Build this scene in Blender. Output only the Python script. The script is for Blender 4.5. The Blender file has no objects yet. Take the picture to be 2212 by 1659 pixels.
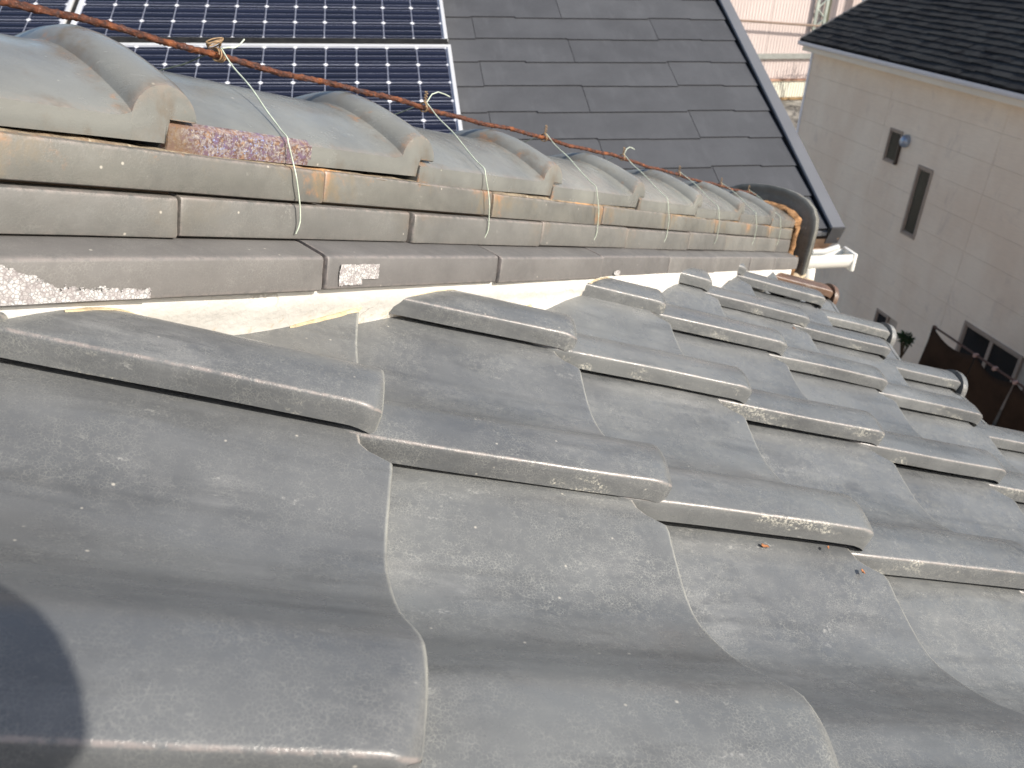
import bpy, bmesh, math, random
from math import sin, cos, tan, pi, sqrt, radians, atan2
from mathutils import Vector, Matrix, noise
random.seed(7)
SC = bpy.context.scene
COL = SC.collection
H = 7.3                                   # camera height above the ground (m); all coordinates below are relative to the eye
UP = Vector((0, 0, H))

# ------------------------------------------------------------------ camera
PITCH, ROLL, HEAD = 0.51863, 0.02456, 0.22504
ch, sh, cp, sp = cos(HEAD), sin(HEAD), cos(PITCH), sin(PITCH)
F = Vector((sh*cp, ch*cp, -sp)); R0 = Vector((ch, -sh, 0)); U0 = R0.cross(F)
RR = cos(ROLL)*R0 + sin(ROLL)*U0; UU = -sin(ROLL)*R0 + cos(ROLL)*U0
cam = bpy.data.cameras.new('camera'); co = bpy.data.objects.new('camera', cam); COL.objects.link(co)
m3 = Matrix((RR, UU, -F)).transposed()
co.matrix_world = Matrix.Translation(UP) @ m3.to_4x4()
cam.sensor_width = 36; cam.lens = 1693.01/2212*36
cam.clip_start = 0.02; cam.clip_end = 400
cam.dof.use_dof = True; cam.dof.focus_distance = 0.62; cam.dof.aperture_fstop = 16
SC.camera = co

# ------------------------------------------------------------------ light
SUN_AZ, SUN_EL = radians(39), radians(33)          # azimuth from +X towards -Y
sd = Vector((cos(SUN_AZ)*cos(SUN_EL), -sin(SUN_AZ)*cos(SUN_EL), sin(SUN_EL)))
sun = bpy.data.lights.new('sun', 'SUN'); sun.energy = 5.0; sun.angle = radians(0.55); sun.color = (1, .93, .83)
so = bpy.data.objects.new('sun', sun); COL.objects.link(so)
so.rotation_euler = sd.to_track_quat('Z', 'Y').to_euler(); so.location = UP + sd*30
w = bpy.data.worlds.new('World'); SC.world = w; w.use_nodes = True
nt = w.node_tree; bg = nt.nodes['Background']
sky = nt.nodes.new('ShaderNodeTexSky'); sky.sky_type = 'NISHITA'; sky.sun_disc = False
sky.sun_elevation = SUN_EL; sky.sun_rotation = atan2(sd.x, sd.y)
sky.air_density = 1.0; sky.dust_density = 2.2; sky.ozone_density = 1.0
nt.links.new(sky.outputs[0], bg.inputs[0]); bg.inputs[1].default_value = 0.14
SC.view_settings.view_transform = 'Standard'; SC.view_settings.look = 'None'
SC.view_settings.exposure = 0.27; SC.view_settings.gamma = 1; SC.view_settings.use_curve_mapping = False

# ------------------------------------------------------------------ material helpers
class NT:
    def __init__(s, name, rough=.5, spec=.5, metal=0.):
        s.m = bpy.data.materials.new(name); s.m.use_nodes = True; s.t = s.m.node_tree
        s.b = s.t.nodes['Principled BSDF']; s.set(Roughness=rough, Metallic=metal); s.b.inputs['Specular IOR Level'].default_value = spec
        s._c = None
    def set(s, **k):
        for a, v in k.items(): s.inp(s.b.inputs[a.replace('_', ' ')], v)
    def inp(s, sock, v):
        if isinstance(v, bpy.types.NodeSocket): s.t.links.new(v, sock)
        else:
            if isinstance(v, (tuple, list)) and len(v) == 3 and sock.type == 'RGBA': v = (*v, 1)
            sock.default_value = v
    def n(s, typ, out=0, props=None, **k):
        nd = s.t.nodes.new(typ)
        for a, v in (props or {}).items(): setattr(nd, a, v)
        for a, v in k.items():
            key = int(a[1:]) if a[0] == 'i' and a[1:].isdigit() else a.replace('_', ' ')
            s.inp(nd.inputs[key], v)
        return nd.outputs[out]
    def coord(s, scale=(1, 1, 1), rnd=True, loc=(0, 0, 0)):
        c = s.n('ShaderNodeTexCoord', 3)
        if rnd:
            r = s.n('ShaderNodeObjectInfo', 'Random')
            r = s.math('MULTIPLY', r, 37.)
            c = s.n('ShaderNodeVectorMath', props={'operation': 'ADD'}, i0=c, i1=s.n('ShaderNodeCombineXYZ', i0=r, i1=r, i2=r))
        return s.n('ShaderNodeMapping', i0=c, i1=loc, i3=scale)
    def noise(s, v, scale, detail=4, rough=.55, dist=0.):
        return s.n('ShaderNodeTexNoise', Vector=v, Scale=scale, Detail=detail, Roughness=rough, Distortion=dist)
    def math(s, op, a, b=0., c=0., clamp=False):
        return s.n('ShaderNodeMath', props={'operation': op, 'use_clamp': clamp}, i0=a, i1=b, i2=c)
    def ramp(s, f, a, b, lo=0., hi=1.):
        return s.n('ShaderNodeMapRange', props={'interpolation_type': 'SMOOTHSTEP'}, i0=f, i1=a, i2=b, i3=lo, i4=hi)
    def mix(s, f, a, b, mode='MIX'):
        nd = s.t.nodes.new('ShaderNodeMix'); nd.data_type = 'RGBA'; nd.blend_type = mode
        s.inp(nd.inputs[0], f); s.inp(nd.inputs[6], a); s.inp(nd.inputs[7], b); return nd.outputs[2]
    def bump(s, h, strength=.3, dist=.001, normal=None):
        k = dict(Strength=strength, Distance=dist, Height=h)
        if normal is not None: k['Normal'] = normal
        return s.n('ShaderNodeBump', **k)
    def attr(s, name, out=2):
        return s.n('ShaderNodeAttribute', out, props={'attribute_name': name})
    def done(s): return s.m

def simple(name, col, rough=.5, spec=.5, metal=0., var=.12, scale=8., bump=0., coord_rnd=True, sc=(1, 1, 1)):
    M = NT(name, rough, spec, metal); v = M.coord(sc, coord_rnd)
    f = M.noise(v, scale, 5, .6)
    lo = tuple(c*(1-var) for c in col); hi = tuple(c*(1+var) for c in col)
    M.set(Base_Color=M.mix(M.ramp(f, .3, .7), lo, hi))
    if bump: M.set(Normal=M.bump(M.noise(v, scale*6, 5), .5, bump))
    return M.done()

def glaze(name, base, dark, craze=1., craze_scale=470., rough=.42, stain=0., stain_col=(.30, .17, .07), dust=.5,
          streak=False, bands=1., tint=None, edge=(.32, .27, .25)):
    """grey glazed clay: mottled colour, fine crazing, dust, scuffs, rust-brown staining, worn pinkish edges"""
    M = NT(name, rough, .5)
    v = M.coord()
    vs = M.coord((.22, 1.0, 1.0))
    big = M.noise(v, 9, 4, .6)
    col = M.mix(M.ramp(big, .3, .7), dark, base)
    rnd = M.n('ShaderNodeObjectInfo', 'Random')
    col = M.mix(.5, col, M.mix(rnd, (.38, .385, .40), (.62, .62, .60)), 'OVERLAY')
    # long soft bands down the tile
    st = M.noise(vs, 26, 5, .6, .6)
    col = M.mix(M.math('MULTIPLY', M.ramp(st, .52, .66), .34*bands), col, tuple(c*.55 for c in dark))
    st2 = M.noise(M.coord((.12, 1, 1), loc=(3, 2, 5)), 60, 5, .7, .3)
    dm = M.noise(M.coord(loc=(5, 1, 2)), 14, 6, .65)
    d = M.math('MULTIPLY', M.ramp(dm, .48, .74), M.ramp(st2, .40, .66))
    col = M.mix(M.math('MULTIPLY', d, .28*dust), col, (.40, .40, .39))
    # crazing
    wob = M.noise(v, 120, 2, .5); 
    wv = M.n('ShaderNodeVectorMath', props={'operation': 'ADD'}, i0=v, i1=M.n('ShaderNodeVectorMath', props={'operation': 'SCALE'}, i0=M.n('ShaderNodeTexNoise', 1, Vector=v, Scale=160, Detail=2), Scale=.0035))
    ce = M.n('ShaderNodeTexVoronoi', 0, props={'feature': 'DISTANCE_TO_EDGE'}, Vector=wv, Scale=craze_scale)
    ce2 = M.n('ShaderNodeTexVoronoi', 0, props={'feature': 'DISTANCE_TO_EDGE'}, Vector=wv, Scale=craze_scale*.38)
    l1 = M.ramp(ce, .02, .085, 1, 0); l2 = M.ramp(ce2, .004, .018, 1, 0)
    br = M.noise(M.coord(loc=(9, 9, 1)), 18, 5, .7)
    keep = M.ramp(br, .30, .64, .05, 1); k2 = M.ramp(M.noise(v, 150, 2), .30, .55)
    ln = M.math('MULTIPLY', M.math('MULTIPLY', M.math('MAXIMUM', M.math('MULTIPLY', l1, 1.), M.math('MULTIPLY', l2, .8)), keep), k2)
    col = M.mix(M.math('MULTIPLY', M.math('MULTIPLY', ln, M.ramp(M.math('FRACT', M.math('MULTIPLY', rnd, 7.31)), 0., 1., .45, 1.15)), .50*craze), col, (.42, .42, .38))
    if streak:
        yo = M.n('ShaderNodeSeparateXYZ', 1, i0=M.coord(rnd=False)); wob_ = M.math('MULTIPLY', M.math('SUBTRACT', M.noise(vs, 9, 2), .5), .022)
        yy_ = M.math('ADD', yo, wob_)
        for y0_, w0_, w1_, k_, nz_ in ((.094, .0015, .011, .50, 13), (.113, .001, .014, .34, 17), (.185, .001, .005, .30, 23), (.030, .001, .010, .22, 31)):
            g_ = M.ramp(M.math('ABSOLUTE', M.math('SUBTRACT', yy_, y0_)), w0_, w1_, 1, 0)
            g_ = M.math('MULTIPLY', g_, M.ramp(M.noise(M.coord((.5, 1, 1), loc=(nz_, 2, 3)), 10, 4, .6), .34, .62))
            col = M.mix(M.math('MULTIPLY', g_, k_*.75), col, tuple(c*.42 for c in dark))
        fm = M.math('MULTIPLY', M.ramp(yo, .0012, .0030, 1, 0), M.ramp(M.noise(M.coord((.45, 1, 1), loc=(4, 9, 1)), 22, 5, .65), .56, .64))
        fm = M.math('MULTIPLY', fm, M.ramp(M.noise(v, 420, 4, .75), .48, .60))
        col = M.mix(M.math('MULTIPLY', fm, .75), col, (.58, .56, .48))
    # pale specks
    sp_ = M.n('ShaderNodeTexVoronoi', 0, Vector=v, Scale=95); spr = M.n('ShaderNodeTexVoronoi', 1, Vector=v, Scale=95)
    sx = M.n('ShaderNodeSeparateColor', 0, i0=spr)
    sm = M.math('MULTIPLY', M.ramp(sp_, .05, .13, 1, 0), M.math('GREATER_THAN', sx, .93))
    col = M.mix(M.math('MULTIPLY', sm, .6), col, (.55, .52, .45))
    # scuffed mineral marks
    sc_ = M.noise(M.coord((.35, 1, 1), loc=(7, 3, 8)), 30, 8, .75)
    ms = M.math('MULTIPLY', M.ramp(sc_, .60, .68), M.ramp(M.noise(v, 330, 4, .7), .46, .62))
    col = M.mix(M.math('MULTIPLY', ms, .6*dust), col, (.62, .61, .57))
    sm2 = M.math('MULTIPLY', M.ramp(M.noise(M.coord((.4, 1, 1), loc=(2, 7, 3)), 11, 4, .6), .54, .72), M.ramp(M.noise(M.coord((.3, 1, 1), loc=(6, 6, 6)), 110, 5, .7), .36, .64))
    col = M.mix(M.math('MULTIPLY', sm2, .26*dust), col, (.46, .46, .45))
    if stain:
        s1 = M.noise(M.coord((1, 1, .6), loc=(1, 6, 2)), 24, 7, .7)
        s2 = M.attr('stain')
        sf = M.math('MULTIPLY', M.ramp(M.math('ADD', s1, M.math('MULTIPLY', s2, .24)), .62, .86), stain, clamp=True)
        col = M.mix(sf, col, stain_col)
        s3 = M.math('MULTIPLY', M.ramp(M.math('ADD', M.noise(v, 45, 6, .7), M.math('MULTIPLY', s2, .26)), .74, .92), stain, clamp=True)
        col = M.mix(s3, col, (.34, .17, .075))
    we = M.attr('wear')
    wf = M.math('MULTIPLY', we, M.ramp(M.noise(v, 140, 4, .7), .35, .6))
    col = M.mix(M.math('MULTIPLY', wf, .55), col, edge)
    rim_ = M.math('MULTIPLY', M.attr('rim'), M.ramp(M.noise(v, 60, 4, .6), .25, .6, .35, 1))
    col = M.mix(M.math('MULTIPLY', rim_, .48), col, (.40, .40, .355))
    if tint: col = M.mix(1., col, tint, 'MULTIPLY')
    M.set(Base_Color=col)
    rg = M.ramp(M.noise(v, 40, 5), .3, .7, rough-.06, rough+.10)
    M.set(Roughness=M.math('ADD', rg, M.math('MULTIPLY', d, .2)))
    b = M.bump(M.noise(v, 700, 3, .6), .28, .00035)
    b = M.bump(M.noise(vs, 40, 4), .35, .0012, b)
    b = M.bump(M.math('MULTIPLY', ln, -1.), .25, .0003, b)
    M.set(Normal=b)
    return M.done()

MAT = {}
MAT['tile'] = glaze('glazed_roof_tile', (.150, .156, .158), (.108, .113, .117), craze=.80, rough=.28, dust=.62, streak=True)
MAT['base'] = glaze('dark_ridge_tile', (.146, .140, .136), (.112, .108, .106), craze=.45, rough=.50, dust=.2, stain=.0, bands=.4)
MAT['noshi'] = glaze('grey_ridge_tile', (.152, .151, .143), (.114, .114, .109), craze=.35, rough=.42, dust=.25, stain=.10, bands=.3, stain_col=(.20, .16, .085), craze_scale=420)
MAT['noshi_up'] = glaze('stained_ridge_tile', (.155, .154, .139), (.105, .105, .097), craze=.2, rough=.42, dust=.3, stain=.62, bands=.5, stain_col=(.20, .15, .085))
MAT['crown'] = glaze('crown_tile_glaze', (.195, .200, .187), (.140, .144, .138), craze=.10, rough=.17, dust=.30, stain=.62, bands=.25, stain_col=(.13, .10, .07), edge=(.28, .22, .18))
MAT['copper_tile'] = glaze('brown_glazed_tile', (.15, .085, .055), (.10, .06, .042), craze=.1, rough=.3, dust=.4)

def rust():
    M = NT('rusty_iron', .75, .35); v = M.coord()
    a = M.noise(v, 260, 6, .7); b_ = M.noise(M.coord((1, 1, 1), loc=(4, 4, 4)), 60, 4, .6)
    c = M.mix(M.ramp(a, .35, .65), (.030, .014, .012), (.13, .042, .020))
    c = M.mix(M.ramp(b_, .5, .68), c, (.22, .072, .025)); c = M.mix(M.ramp(b_, .45, .32), c, (.055, .04, .045))
    c = M.mix(M.math('MULTIPLY', M.ramp(M.noise(v, 900, 2), .62, .72), .5), c, (.42, .33, .30))
    M.set(Base_Color=c, Normal=M.bump(M.noise(v, 500, 6, .75), .9, .0012)); return M.done()
MAT['rust'] = rust()

def plaster():
    M = NT('white_lime_plaster', .85, .2); v = M.coord(rnd=False)
    c = M.mix(M.ramp(M.noise(v, 18, 6, .6), .3, .7), (.62, .605, .57), (.72, .705, .67))
    e = M.n('ShaderNodeTexVoronoi', 0, props={'feature': 'DISTANCE_TO_EDGE'}, Vector=M.n('ShaderNodeVectorMath', props={'operation': 'ADD'}, i0=v, i1=M.n('ShaderNodeVectorMath', props={'operation': 'SCALE'}, i0=M.n('ShaderNodeTexNoise', 1, Vector=v, Scale=30, Detail=4), Scale=.03)), Scale=15)
    cr = M.math('MULTIPLY', M.ramp(e, .004, .014, 1, 0), M.ramp(M.noise(v, 9), .50, .6))
    c = M.mix(M.math('MULTIPLY', cr, .6), c, (.34, .31, .27))
    st = M.ramp(M.math('ADD', M.noise(v, 60, 5, .7), M.math('MULTIPLY', M.attr('stain'), .5)), .72, .98)
    c = M.mix(st, c, (.50, .37, .20))
    M.set(Base_Color=c, Normal=M.bump(M.noise(v, 90, 6, .6), .5, .0025)); return M.done()
MAT['plaster'] = plaster()
MAT['clay'] = simple('dried_orange_clay', (.30, .17, .085), .9, .1, var=.45, scale=60, bump=.003, coord_rnd=False)
def bedmat():
    M = NT('weathered_clay_bed', .9, .15); v = M.coord(rnd=False); c = M.mix(M.ramp(M.noise(v, 90, 5, .7), .35, .65), (.16, .13, .10), (.30, .25, .18))
    c = M.mix(M.ramp(M.noise(v, 7, 4, .6), .47, .62), c, (.44, .25, .12)); c = M.mix(M.ramp(M.noise(v, 220, 3), .6, .7, 0, .7), c, (.50, .44, .33))
    c = M.mix(M.ramp(M.noise(M.coord(rnd=False, loc=(3, 3, 3)), 11, 5, .6), .52, .64), c, (.07, .06, .05))
    M.set(Base_Color=c, Normal=M.bump(M.noise(v, 300, 5, .7), .6, .002)); return M.done()
MAT['bed'] = bedmat()
MAT['wire'] = simple('pale_green_wire', (.50, .56, .46), .4, .5, var=.2, scale=120)
MAT['wire_old'] = simple('tarnished_wire', (.27, .18, .10), .55, .4, var=.4, scale=300)
MAT['wire_dark'] = simple('dull_wire', (.10, .12, .10), .5, .4, var=.2, scale=100)
MAT['leaf'] = simple('dry_leaf', (.30, .13, .06), .8, .2, var=.4, scale=200)

def raku():
    M = NT('speckled_purple_rust_glaze', .34, .6); v = M.coord()
    a = M.noise(v, 420, 4, .7); b_ = M.noise(M.coord(loc=(3, 1, 7)), 190, 4, .7)
    big = M.noise(M.coord(loc=(1, 5, 2)), 26, 3)
    c = M.mix(M.ramp(a, .42, .58), (.10, .055, .050), (.25, .225, .23))
    c = M.mix(M.ramp(b_, .52, .60), c, (.13, .085, .13)); c = M.mix(M.math('MULTIPLY', M.ramp(b_, .44, .36), .8), c, (.27, .16, .09))
    c = M.mix(M.math('MULTIPLY', M.ramp(M.noise(M.coord(loc=(8, 1, 1)), 520, 3), .60, .66), M.ramp(big, .45, .6)), c, (.22, .27, .48))
    c = M.mix(M.math('MULTIPLY', M.ramp(M.noise(M.coord(loc=(2, 8, 1)), 460, 3), .58, .66), .6), c, (.48, .44, .36))
    c = M.mix(M.ramp(M.attr('stain'), .35, .95, 0, .8), c, (.15, .10, .06))
    c = M.mix(M.math('MULTIPLY', M.attr('wear'), .6), c, (.30, .17, .13))
    M.set(Base_Color=c, Normal=M.bump(a, .4, .0006)); return M.done()
MAT['raku'] = raku()

def splash():
    M = NT('white_lime_splash', .8, .2); v = M.coord(rnd=False)
    e = M.n('ShaderNodeTexVoronoi', 0, props={'feature': 'DISTANCE_TO_EDGE'}, Vector=v, Scale=420)
    c = M.mix(M.ramp(e, .03, .14), (.24, .235, .235), (.54, .54, .53))
    c = M.mix(M.ramp(M.noise(v, 250, 4, .7), .40, .60, .75, 0), c, (.24, .21, .21)); M.set(Base_Color=c); return M.done()
MAT['splash'] = splash()

# ------------------------------------------------------------------ object helpers
def tag(o, label=None, cat=None, group=None, kind=None):
    if label: o['label'] = label
    if cat: o['category'] = cat
    if group: o['group'] = group
    if kind: o['kind'] = kind
    return o
def empty(name, loc, label=None, cat=None, group=None):
    o = bpy.data.objects.new(name, None); COL.objects.link(o); o.location = Vector(loc) + UP
    o.empty_display_size = .1
    return tag(o, label, cat, group)
I3 = Matrix.Identity(3)
def link(name, me, parent=None, origin=(0, 0, 0), rot=I3):
    """origin is given relative to the eye; rot = columns are the local axes"""
    o = bpy.data.objects.new(name, me); COL.objects.link(o)
    M = Matrix.Translation(Vector(origin) + UP) @ rot.to_4x4()
    if parent is not None:
        o.parent = parent; pw = parent.get('_w'); pl = Vector(pw) if pw else Vector(parent.location)
        M = Matrix.Translation(-pl) @ M
        o.matrix_basis = M; 
    else: o.matrix_basis = M
    return o
def sub(name, me, part, thing, origin=(0, 0, 0), rot=I3):
    """sub-part: child of a part whose own matrix may be rotated"""
    o = bpy.data.objects.new(name, me); COL.objects.link(o); o.parent = part
    Mw = Matrix.Translation(Vector(origin) + UP) @ rot.to_4x4()
    Pw = Matrix.Translation(Vector(thing.location)) @ part.matrix_basis
    o.matrix_basis = Pw.inverted() @ Mw
    return o
def finish(me, mats, smooth=35, fl=None):
    for m in (mats if isinstance(mats, (list, tuple)) else [mats]): me.materials.append(MAT[m] if isinstance(m, str) else m)
    if smooth is not None:
        me.shade_smooth(); me.set_sharp_from_angle(angle=radians(smooth))
    return me
def mesh(name, V, Fc, mats, smooth=35, attrs=None):
    me = bpy.data.meshes.new(name); me.from_pydata([tuple(v) for v in V], [], Fc); me.update()
    for an, vals in (attrs or {}).items():
        a = me.attributes.new(an, 'FLOAT', 'POINT'); a.data.foreach_set('value', vals)
    bm = bmesh.new(); bm.from_mesh(me); bmesh.ops.recalc_face_normals(bm, faces=bm.faces); bm.to_mesh(me); bm.free()
    return finish(me, mats, smooth)
class B:
    """collects boxes / prisms into one bmesh"""
    def __init__(s): s.bm = bmesh.new()
    def box(s, lo, hi, rot=None, loc=(0, 0, 0)):
        lo, hi = Vector(lo), Vector(hi); c = (lo+hi)/2; d = hi-lo
        M = Matrix.Translation(c) @ Matrix.Diagonal((*[abs(x) for x in d], 1))
        if rot is not None: M = Matrix.Translation(loc) @ rot.to_4x4() @ M
        bmesh.ops.create_cube(s.bm, size=1, matrix=M); return s
    def prism(s, poly, vec):
        """poly: list of 3D points, extruded by vec"""
        vec = Vector(vec); a = [s.bm.verts.new(p) for p in poly]; b = [s.bm.verts.new(Vector(p)+vec) for p in poly]
        n = len(a); s.bm.faces.new(a); s.bm.faces.new(b[::-1])
        for i in range(n): s.bm.faces.new((a[i], b[i], b[(i+1) % n], a[(i+1) % n]))
        return s
    def quad(s, *p): s.bm.faces.new([s.bm.verts.new(q) for q in p]); return s
    def tube(s, pts, r, seg=8, rfun=None):
        pts = [Vector(p) for p in pts]; prev = None; rings = []
        nrm = None
        for i, p in enumerate(pts):
            t = (pts[min(i+1, len(pts)-1)]-pts[max(i-1, 0)]).normalized()
            if nrm is None: nrm = t.orthogonal().normalized()
            nrm = (nrm - t*nrm.dot(t)); nrm = nrm.normalized() if nrm.length > 1e-6 else t.orthogonal().normalized()
            bn = t.cross(nrm); ring = []
            for k in range(seg):
                a = 2*pi*k/seg; d = nrm*cos(a)+bn*sin(a)
                rr = r if rfun is None else rfun(p, d, r, i)
                ring.append(s.bm.verts.new(p+d*rr))
            rings.append(ring)
        for a, b in zip(rings, rings[1:]):
            for k in range(seg): s.bm.faces.new((a[k], a[(k+1) % seg], b[(k+1) % seg], b[k]))
        s.bm.faces.new(rings[0][::-1]); s.bm.faces.new(rings[-1]); return s
    def bevel(s, w, seg=1):
        bmesh.ops.bevel(s.bm, geom=list(s.bm.edges), offset=w, segments=seg, profile=.5, affect='EDGES', clamp_overlap=True); return s
    def me(s, name, mats, smooth=35, shear=None):
        bmesh.ops.recalc_face_normals(s.bm, faces=s.bm.faces)
        me = bpy.data.meshes.new(name); s.bm.to_mesh(me); s.bm.free()
        return finish(me, mats, smooth)

# ------------------------------------------------------------------ the tiled hip roof: frames
S = 0.39524
O = Vector((0.018844, 0.19142, -0.297264)); W = 0.26559; PL = 0.235
V = Vector((cos(S), 0, -sin(S))); U = Vector((0, 1, 0)); N = Vector((sin(S), 0, cos(S)))
TR = Matrix((V, U, N)).transposed()
CP = -0.4433; TS = tan(S); TH = math.atan(TS/sqrt(2))
HD = Vector((1, 1, 0))/sqrt(2); ND = Vector((1, -1, 0))/sqrt(2)
def zhip(s_): return O.z - TS*((s_ + CP)/sqrt(2) - O.x)
KR = 1.10                                  # the ridge stands this factor further out than first surveyed
def M_(s_, perp, h):
    """hip coordinates -> point: s_ plan distance along the hip, perp towards the camera, h height over the tile plane at the ridge foot"""
    se = s_ + .271*h
    return KR*Vector(((se+perp)/sqrt(2), (se-perp)/sqrt(2), zhip(se) + h))
def M0(s_, perp, h):
    return Vector(((s_+perp)/sqrt(2), (s_-perp)/sqrt(2), zhip(s_) + h))
def on_roof(x, y, c=0.):
    return Vector((x, y, O.z - TS*(x-O.x))) + N*c

house = empty('tiled_house', (1.0, 1.0, -H), 'house with the grey glazed tile hip roof and tall tiled ridge running across the foreground', 'house')

# ------------------------------------------------------------------ roof tiles
SEC = [(0, .0000), (0, .0080), (.0001, .0140), (.0005, .0168), (.0010, .0179), (.0018, .0187), (.0026, .0192), (.004, .0196), (.010, .0207), (.020, .0220), (.031, .0226), (.042, .0220),
       (.052, .0202), (.060, .0168), (.068, .0118), (.076, .0058), (.085, -.0010), (.094, -.0075), (.104, -.0138), (.116, -.0192), (.129, -.0229), (.142, -.0248), (.154, -.0254),
       (.167, -.0250), (.181, -.0236), (.196, -.0203), (.211, -.0165), (.224, -.0128), (.236, -.0090), (.243, -.0085), (.250, -.0080), (.257, -.0078), (.265, -.0075), (.272, -.007), (.280, -.007)]
SECG = [(a, z) if a < .05 or a > .16 else (a, z + .0075*math.sin(math.pi*(a-.05)/.11)) for a, z in SEC]   # gentler sweep of the nearest column
TT = [0, .0007, .0016, .003, .006, .010, .015, .021, .030, .045, .065, .09, .12, .15, .18, .205, .23, .262, .300]
TOFF = {(4, 1): (-.003, -.0024), (4, 2): (.0076, -.0044), (4, 3): (-.001, -.0029), (3, 1): (-.0004, -.0023), (3, 2): (-.0056, -.001), (3, 3): (.0051, .0027),
        (3, 4): (.0075, -.006), (2, 2): (-.0044, .007), (2, 3): (-.0067, .0044), (2, 4): (.0067, .0067), (2, 5): (.0015, -.0035), (1, 4): (-.0125, .0031),
        (1, 5): (.0027, -.0034), (1, 6): (-.0058, -.0009), (0, 6): (-.009, -.001), (0, 5): (-.016, .0), (0, 4): (-.012, .0), (0, 3): (-.008, 0), (5, 1): (.0079, .0044),
        (5, 0): (.003, -.017), (4, 0): (-.010, -.015), (6, 0): (.010, -.016), (3, 0): (-.004, -.016), (2, 0): (0, -.016), (2, 1): (-.003, .001)}
TAU = {(1, 6): .054, (0, 6): .050, (0, 7): .06, (1, 7): .06}
YAW = {(0, 6): .055, (0, 5): .035, (0, 4): .018}
def tile_mesh(c, r, tau=.103, eave=False, flip=False, clip=True, origin=None):
    rs = random.Random(c*31+r*7)
    tau += rs.uniform(-.006, .006); tau = TAU.get((c, r), tau); yaw = YAW.get((c, r), rs.uniform(-.006, .006))
    bow = rs.uniform(-.0012, .0012)
    Vv = []; wear = []; rim = []; na = len(SEC); ntt = len(TT)
    for a, cc in (SECG if c == 0 else SEC):
        for k, t in enumerate(TT):
            # rounded lower lip
            wr = max(0., 1-a/.060)
            Rl = .0035+.0225*wr; hl = .0016+.0125*wr**1.5
            if t < Rl:
                q = 1-(Rl-t)/Rl; dc = hl*(1-sqrt(max(0, 1-(1-q)**2)))
            else: dc = 0
            z = cc
            if cc > 0.001 and a < .0075 and cc < .0200: dc = max(0, dc - (.0195-cc)*.8) if cc < .0168 else dc
            z = max(z-dc, .0015 if a < .06 and cc > .002 else -1)
            aa = a + (.012*(1-sqrt(max(0, 1-((.014-t)/.014)**2))) if t < .014 else 0)*max(0, 1-a/.05)
            if t > .262 and a < .05: aa += min(.012, (t-.262)*.8+.004)*(1-a/.05); z -= .004
            ts_ = t
            if a > .2450:                       # notch at the far lower corner
                q = min(1, (a-.2450)/.0200); ns = .0235*sqrt(max(0, 1-(1-q)**2)) + (0.0008*sin(a*2600) if q < 1 else 0)
                ts_ = ns + t*(.300-ns)/.300
            zz = z - tau*t + bow*sin(t*14) + .0006*noise.noise(Vector((a*16, t*12, c*7+r*3.3)))
            Vv.append((-ts_+yaw*a, aa, zz))
            wv = 0
            if .0009 <= a <= .0020: wv = .9
            if a > .245 and t <= .0016: wv = 1.6
            rim.append(1. if t <= .0016 else 0.)
            wear.append(wv)
    Fc = []
    for i in range(na-1):
        for k in range(ntt-1):
            p = i*ntt+k; Fc.append((p, p+1, p+ntt+1, p+ntt))
    # butt skirt and inner underside of the lower end
    b0 = len(Vv)
    for i, (a, cc) in enumerate(SEC):
        p = Vv[i*ntt]; th = .021
        Vv.append((p[0]-.0008, p[1] + (.010 if a < .005 else 0), p[2]-(th if cc > .003 or a > .02 else max(.0, cc)))); wear.append(0.)
        Vv.append((p[0]-.04, p[1] + (.010 if a < .005 else 0), p[2]-th-.0005)); wear.append(0.)
    for i in range(na-1):
        p = i*ntt; q = b0+2*i
        Fc.append((p, p+ntt, q+2, q)); Fc.append((q, q+2, q+3, q+1))
    # near side underside lip
    b1 = len(Vv)
    for k in range(ntt):
        p = Vv[k]; Vv.append((p[0], p[1]+.011, p[2]+.0004)); wear.append(0.)
    for k in range(ntt-1): Fc.append((k, b1+k, b1+k+1, k+1))
    stain = [0.]*len(Vv); rim += [0.]*(len(Vv)-len(rim))
    me = bpy.data.meshes.new('roof_tile'); me.from_pydata(Vv, [], Fc)
    for an, vals in (('wear', wear), ('stain', stain), ('rim', rim)):
        at = me.attributes.new(an, 'FLOAT', 'POINT'); at.data.foreach_set('value', vals)
    bm = bmesh.new(); bm.from_mesh(me)
    for f in bm.faces: f.smooth = True
    bmesh.ops.recalc_face_normals(bm, faces=bm.faces)
    if clip:
        # cut where the tile runs in under the ridge
        n_w = ND; p0 = ND*(-.516)
        nl = Vector((n_w.dot(V), n_w.dot(U), n_w.dot(N))); pl = Vector(((p0-origin).dot(V), (p0-origin).dot(U), (p0-origin).dot(N)))
        g = bm.verts[:]+bm.edges[:]+bm.faces[:]
        bmesh.ops.bisect_plane(bm, geom=g, plane_co=pl, plane_no=nl, clear_inner=True)
    if len(bm.faces) < 6: bm.free(); return None
    bm.normal_update()
    up = sum((f.normal.z*f.calc_area() for f in bm.faces))
    if up < 0: bmesh.ops.reverse_faces(bm, faces=bm.faces)
    bm.to_mesh(me); bm.free(); me.set_sharp_from_angle(angle=radians(42))
    return me
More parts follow.
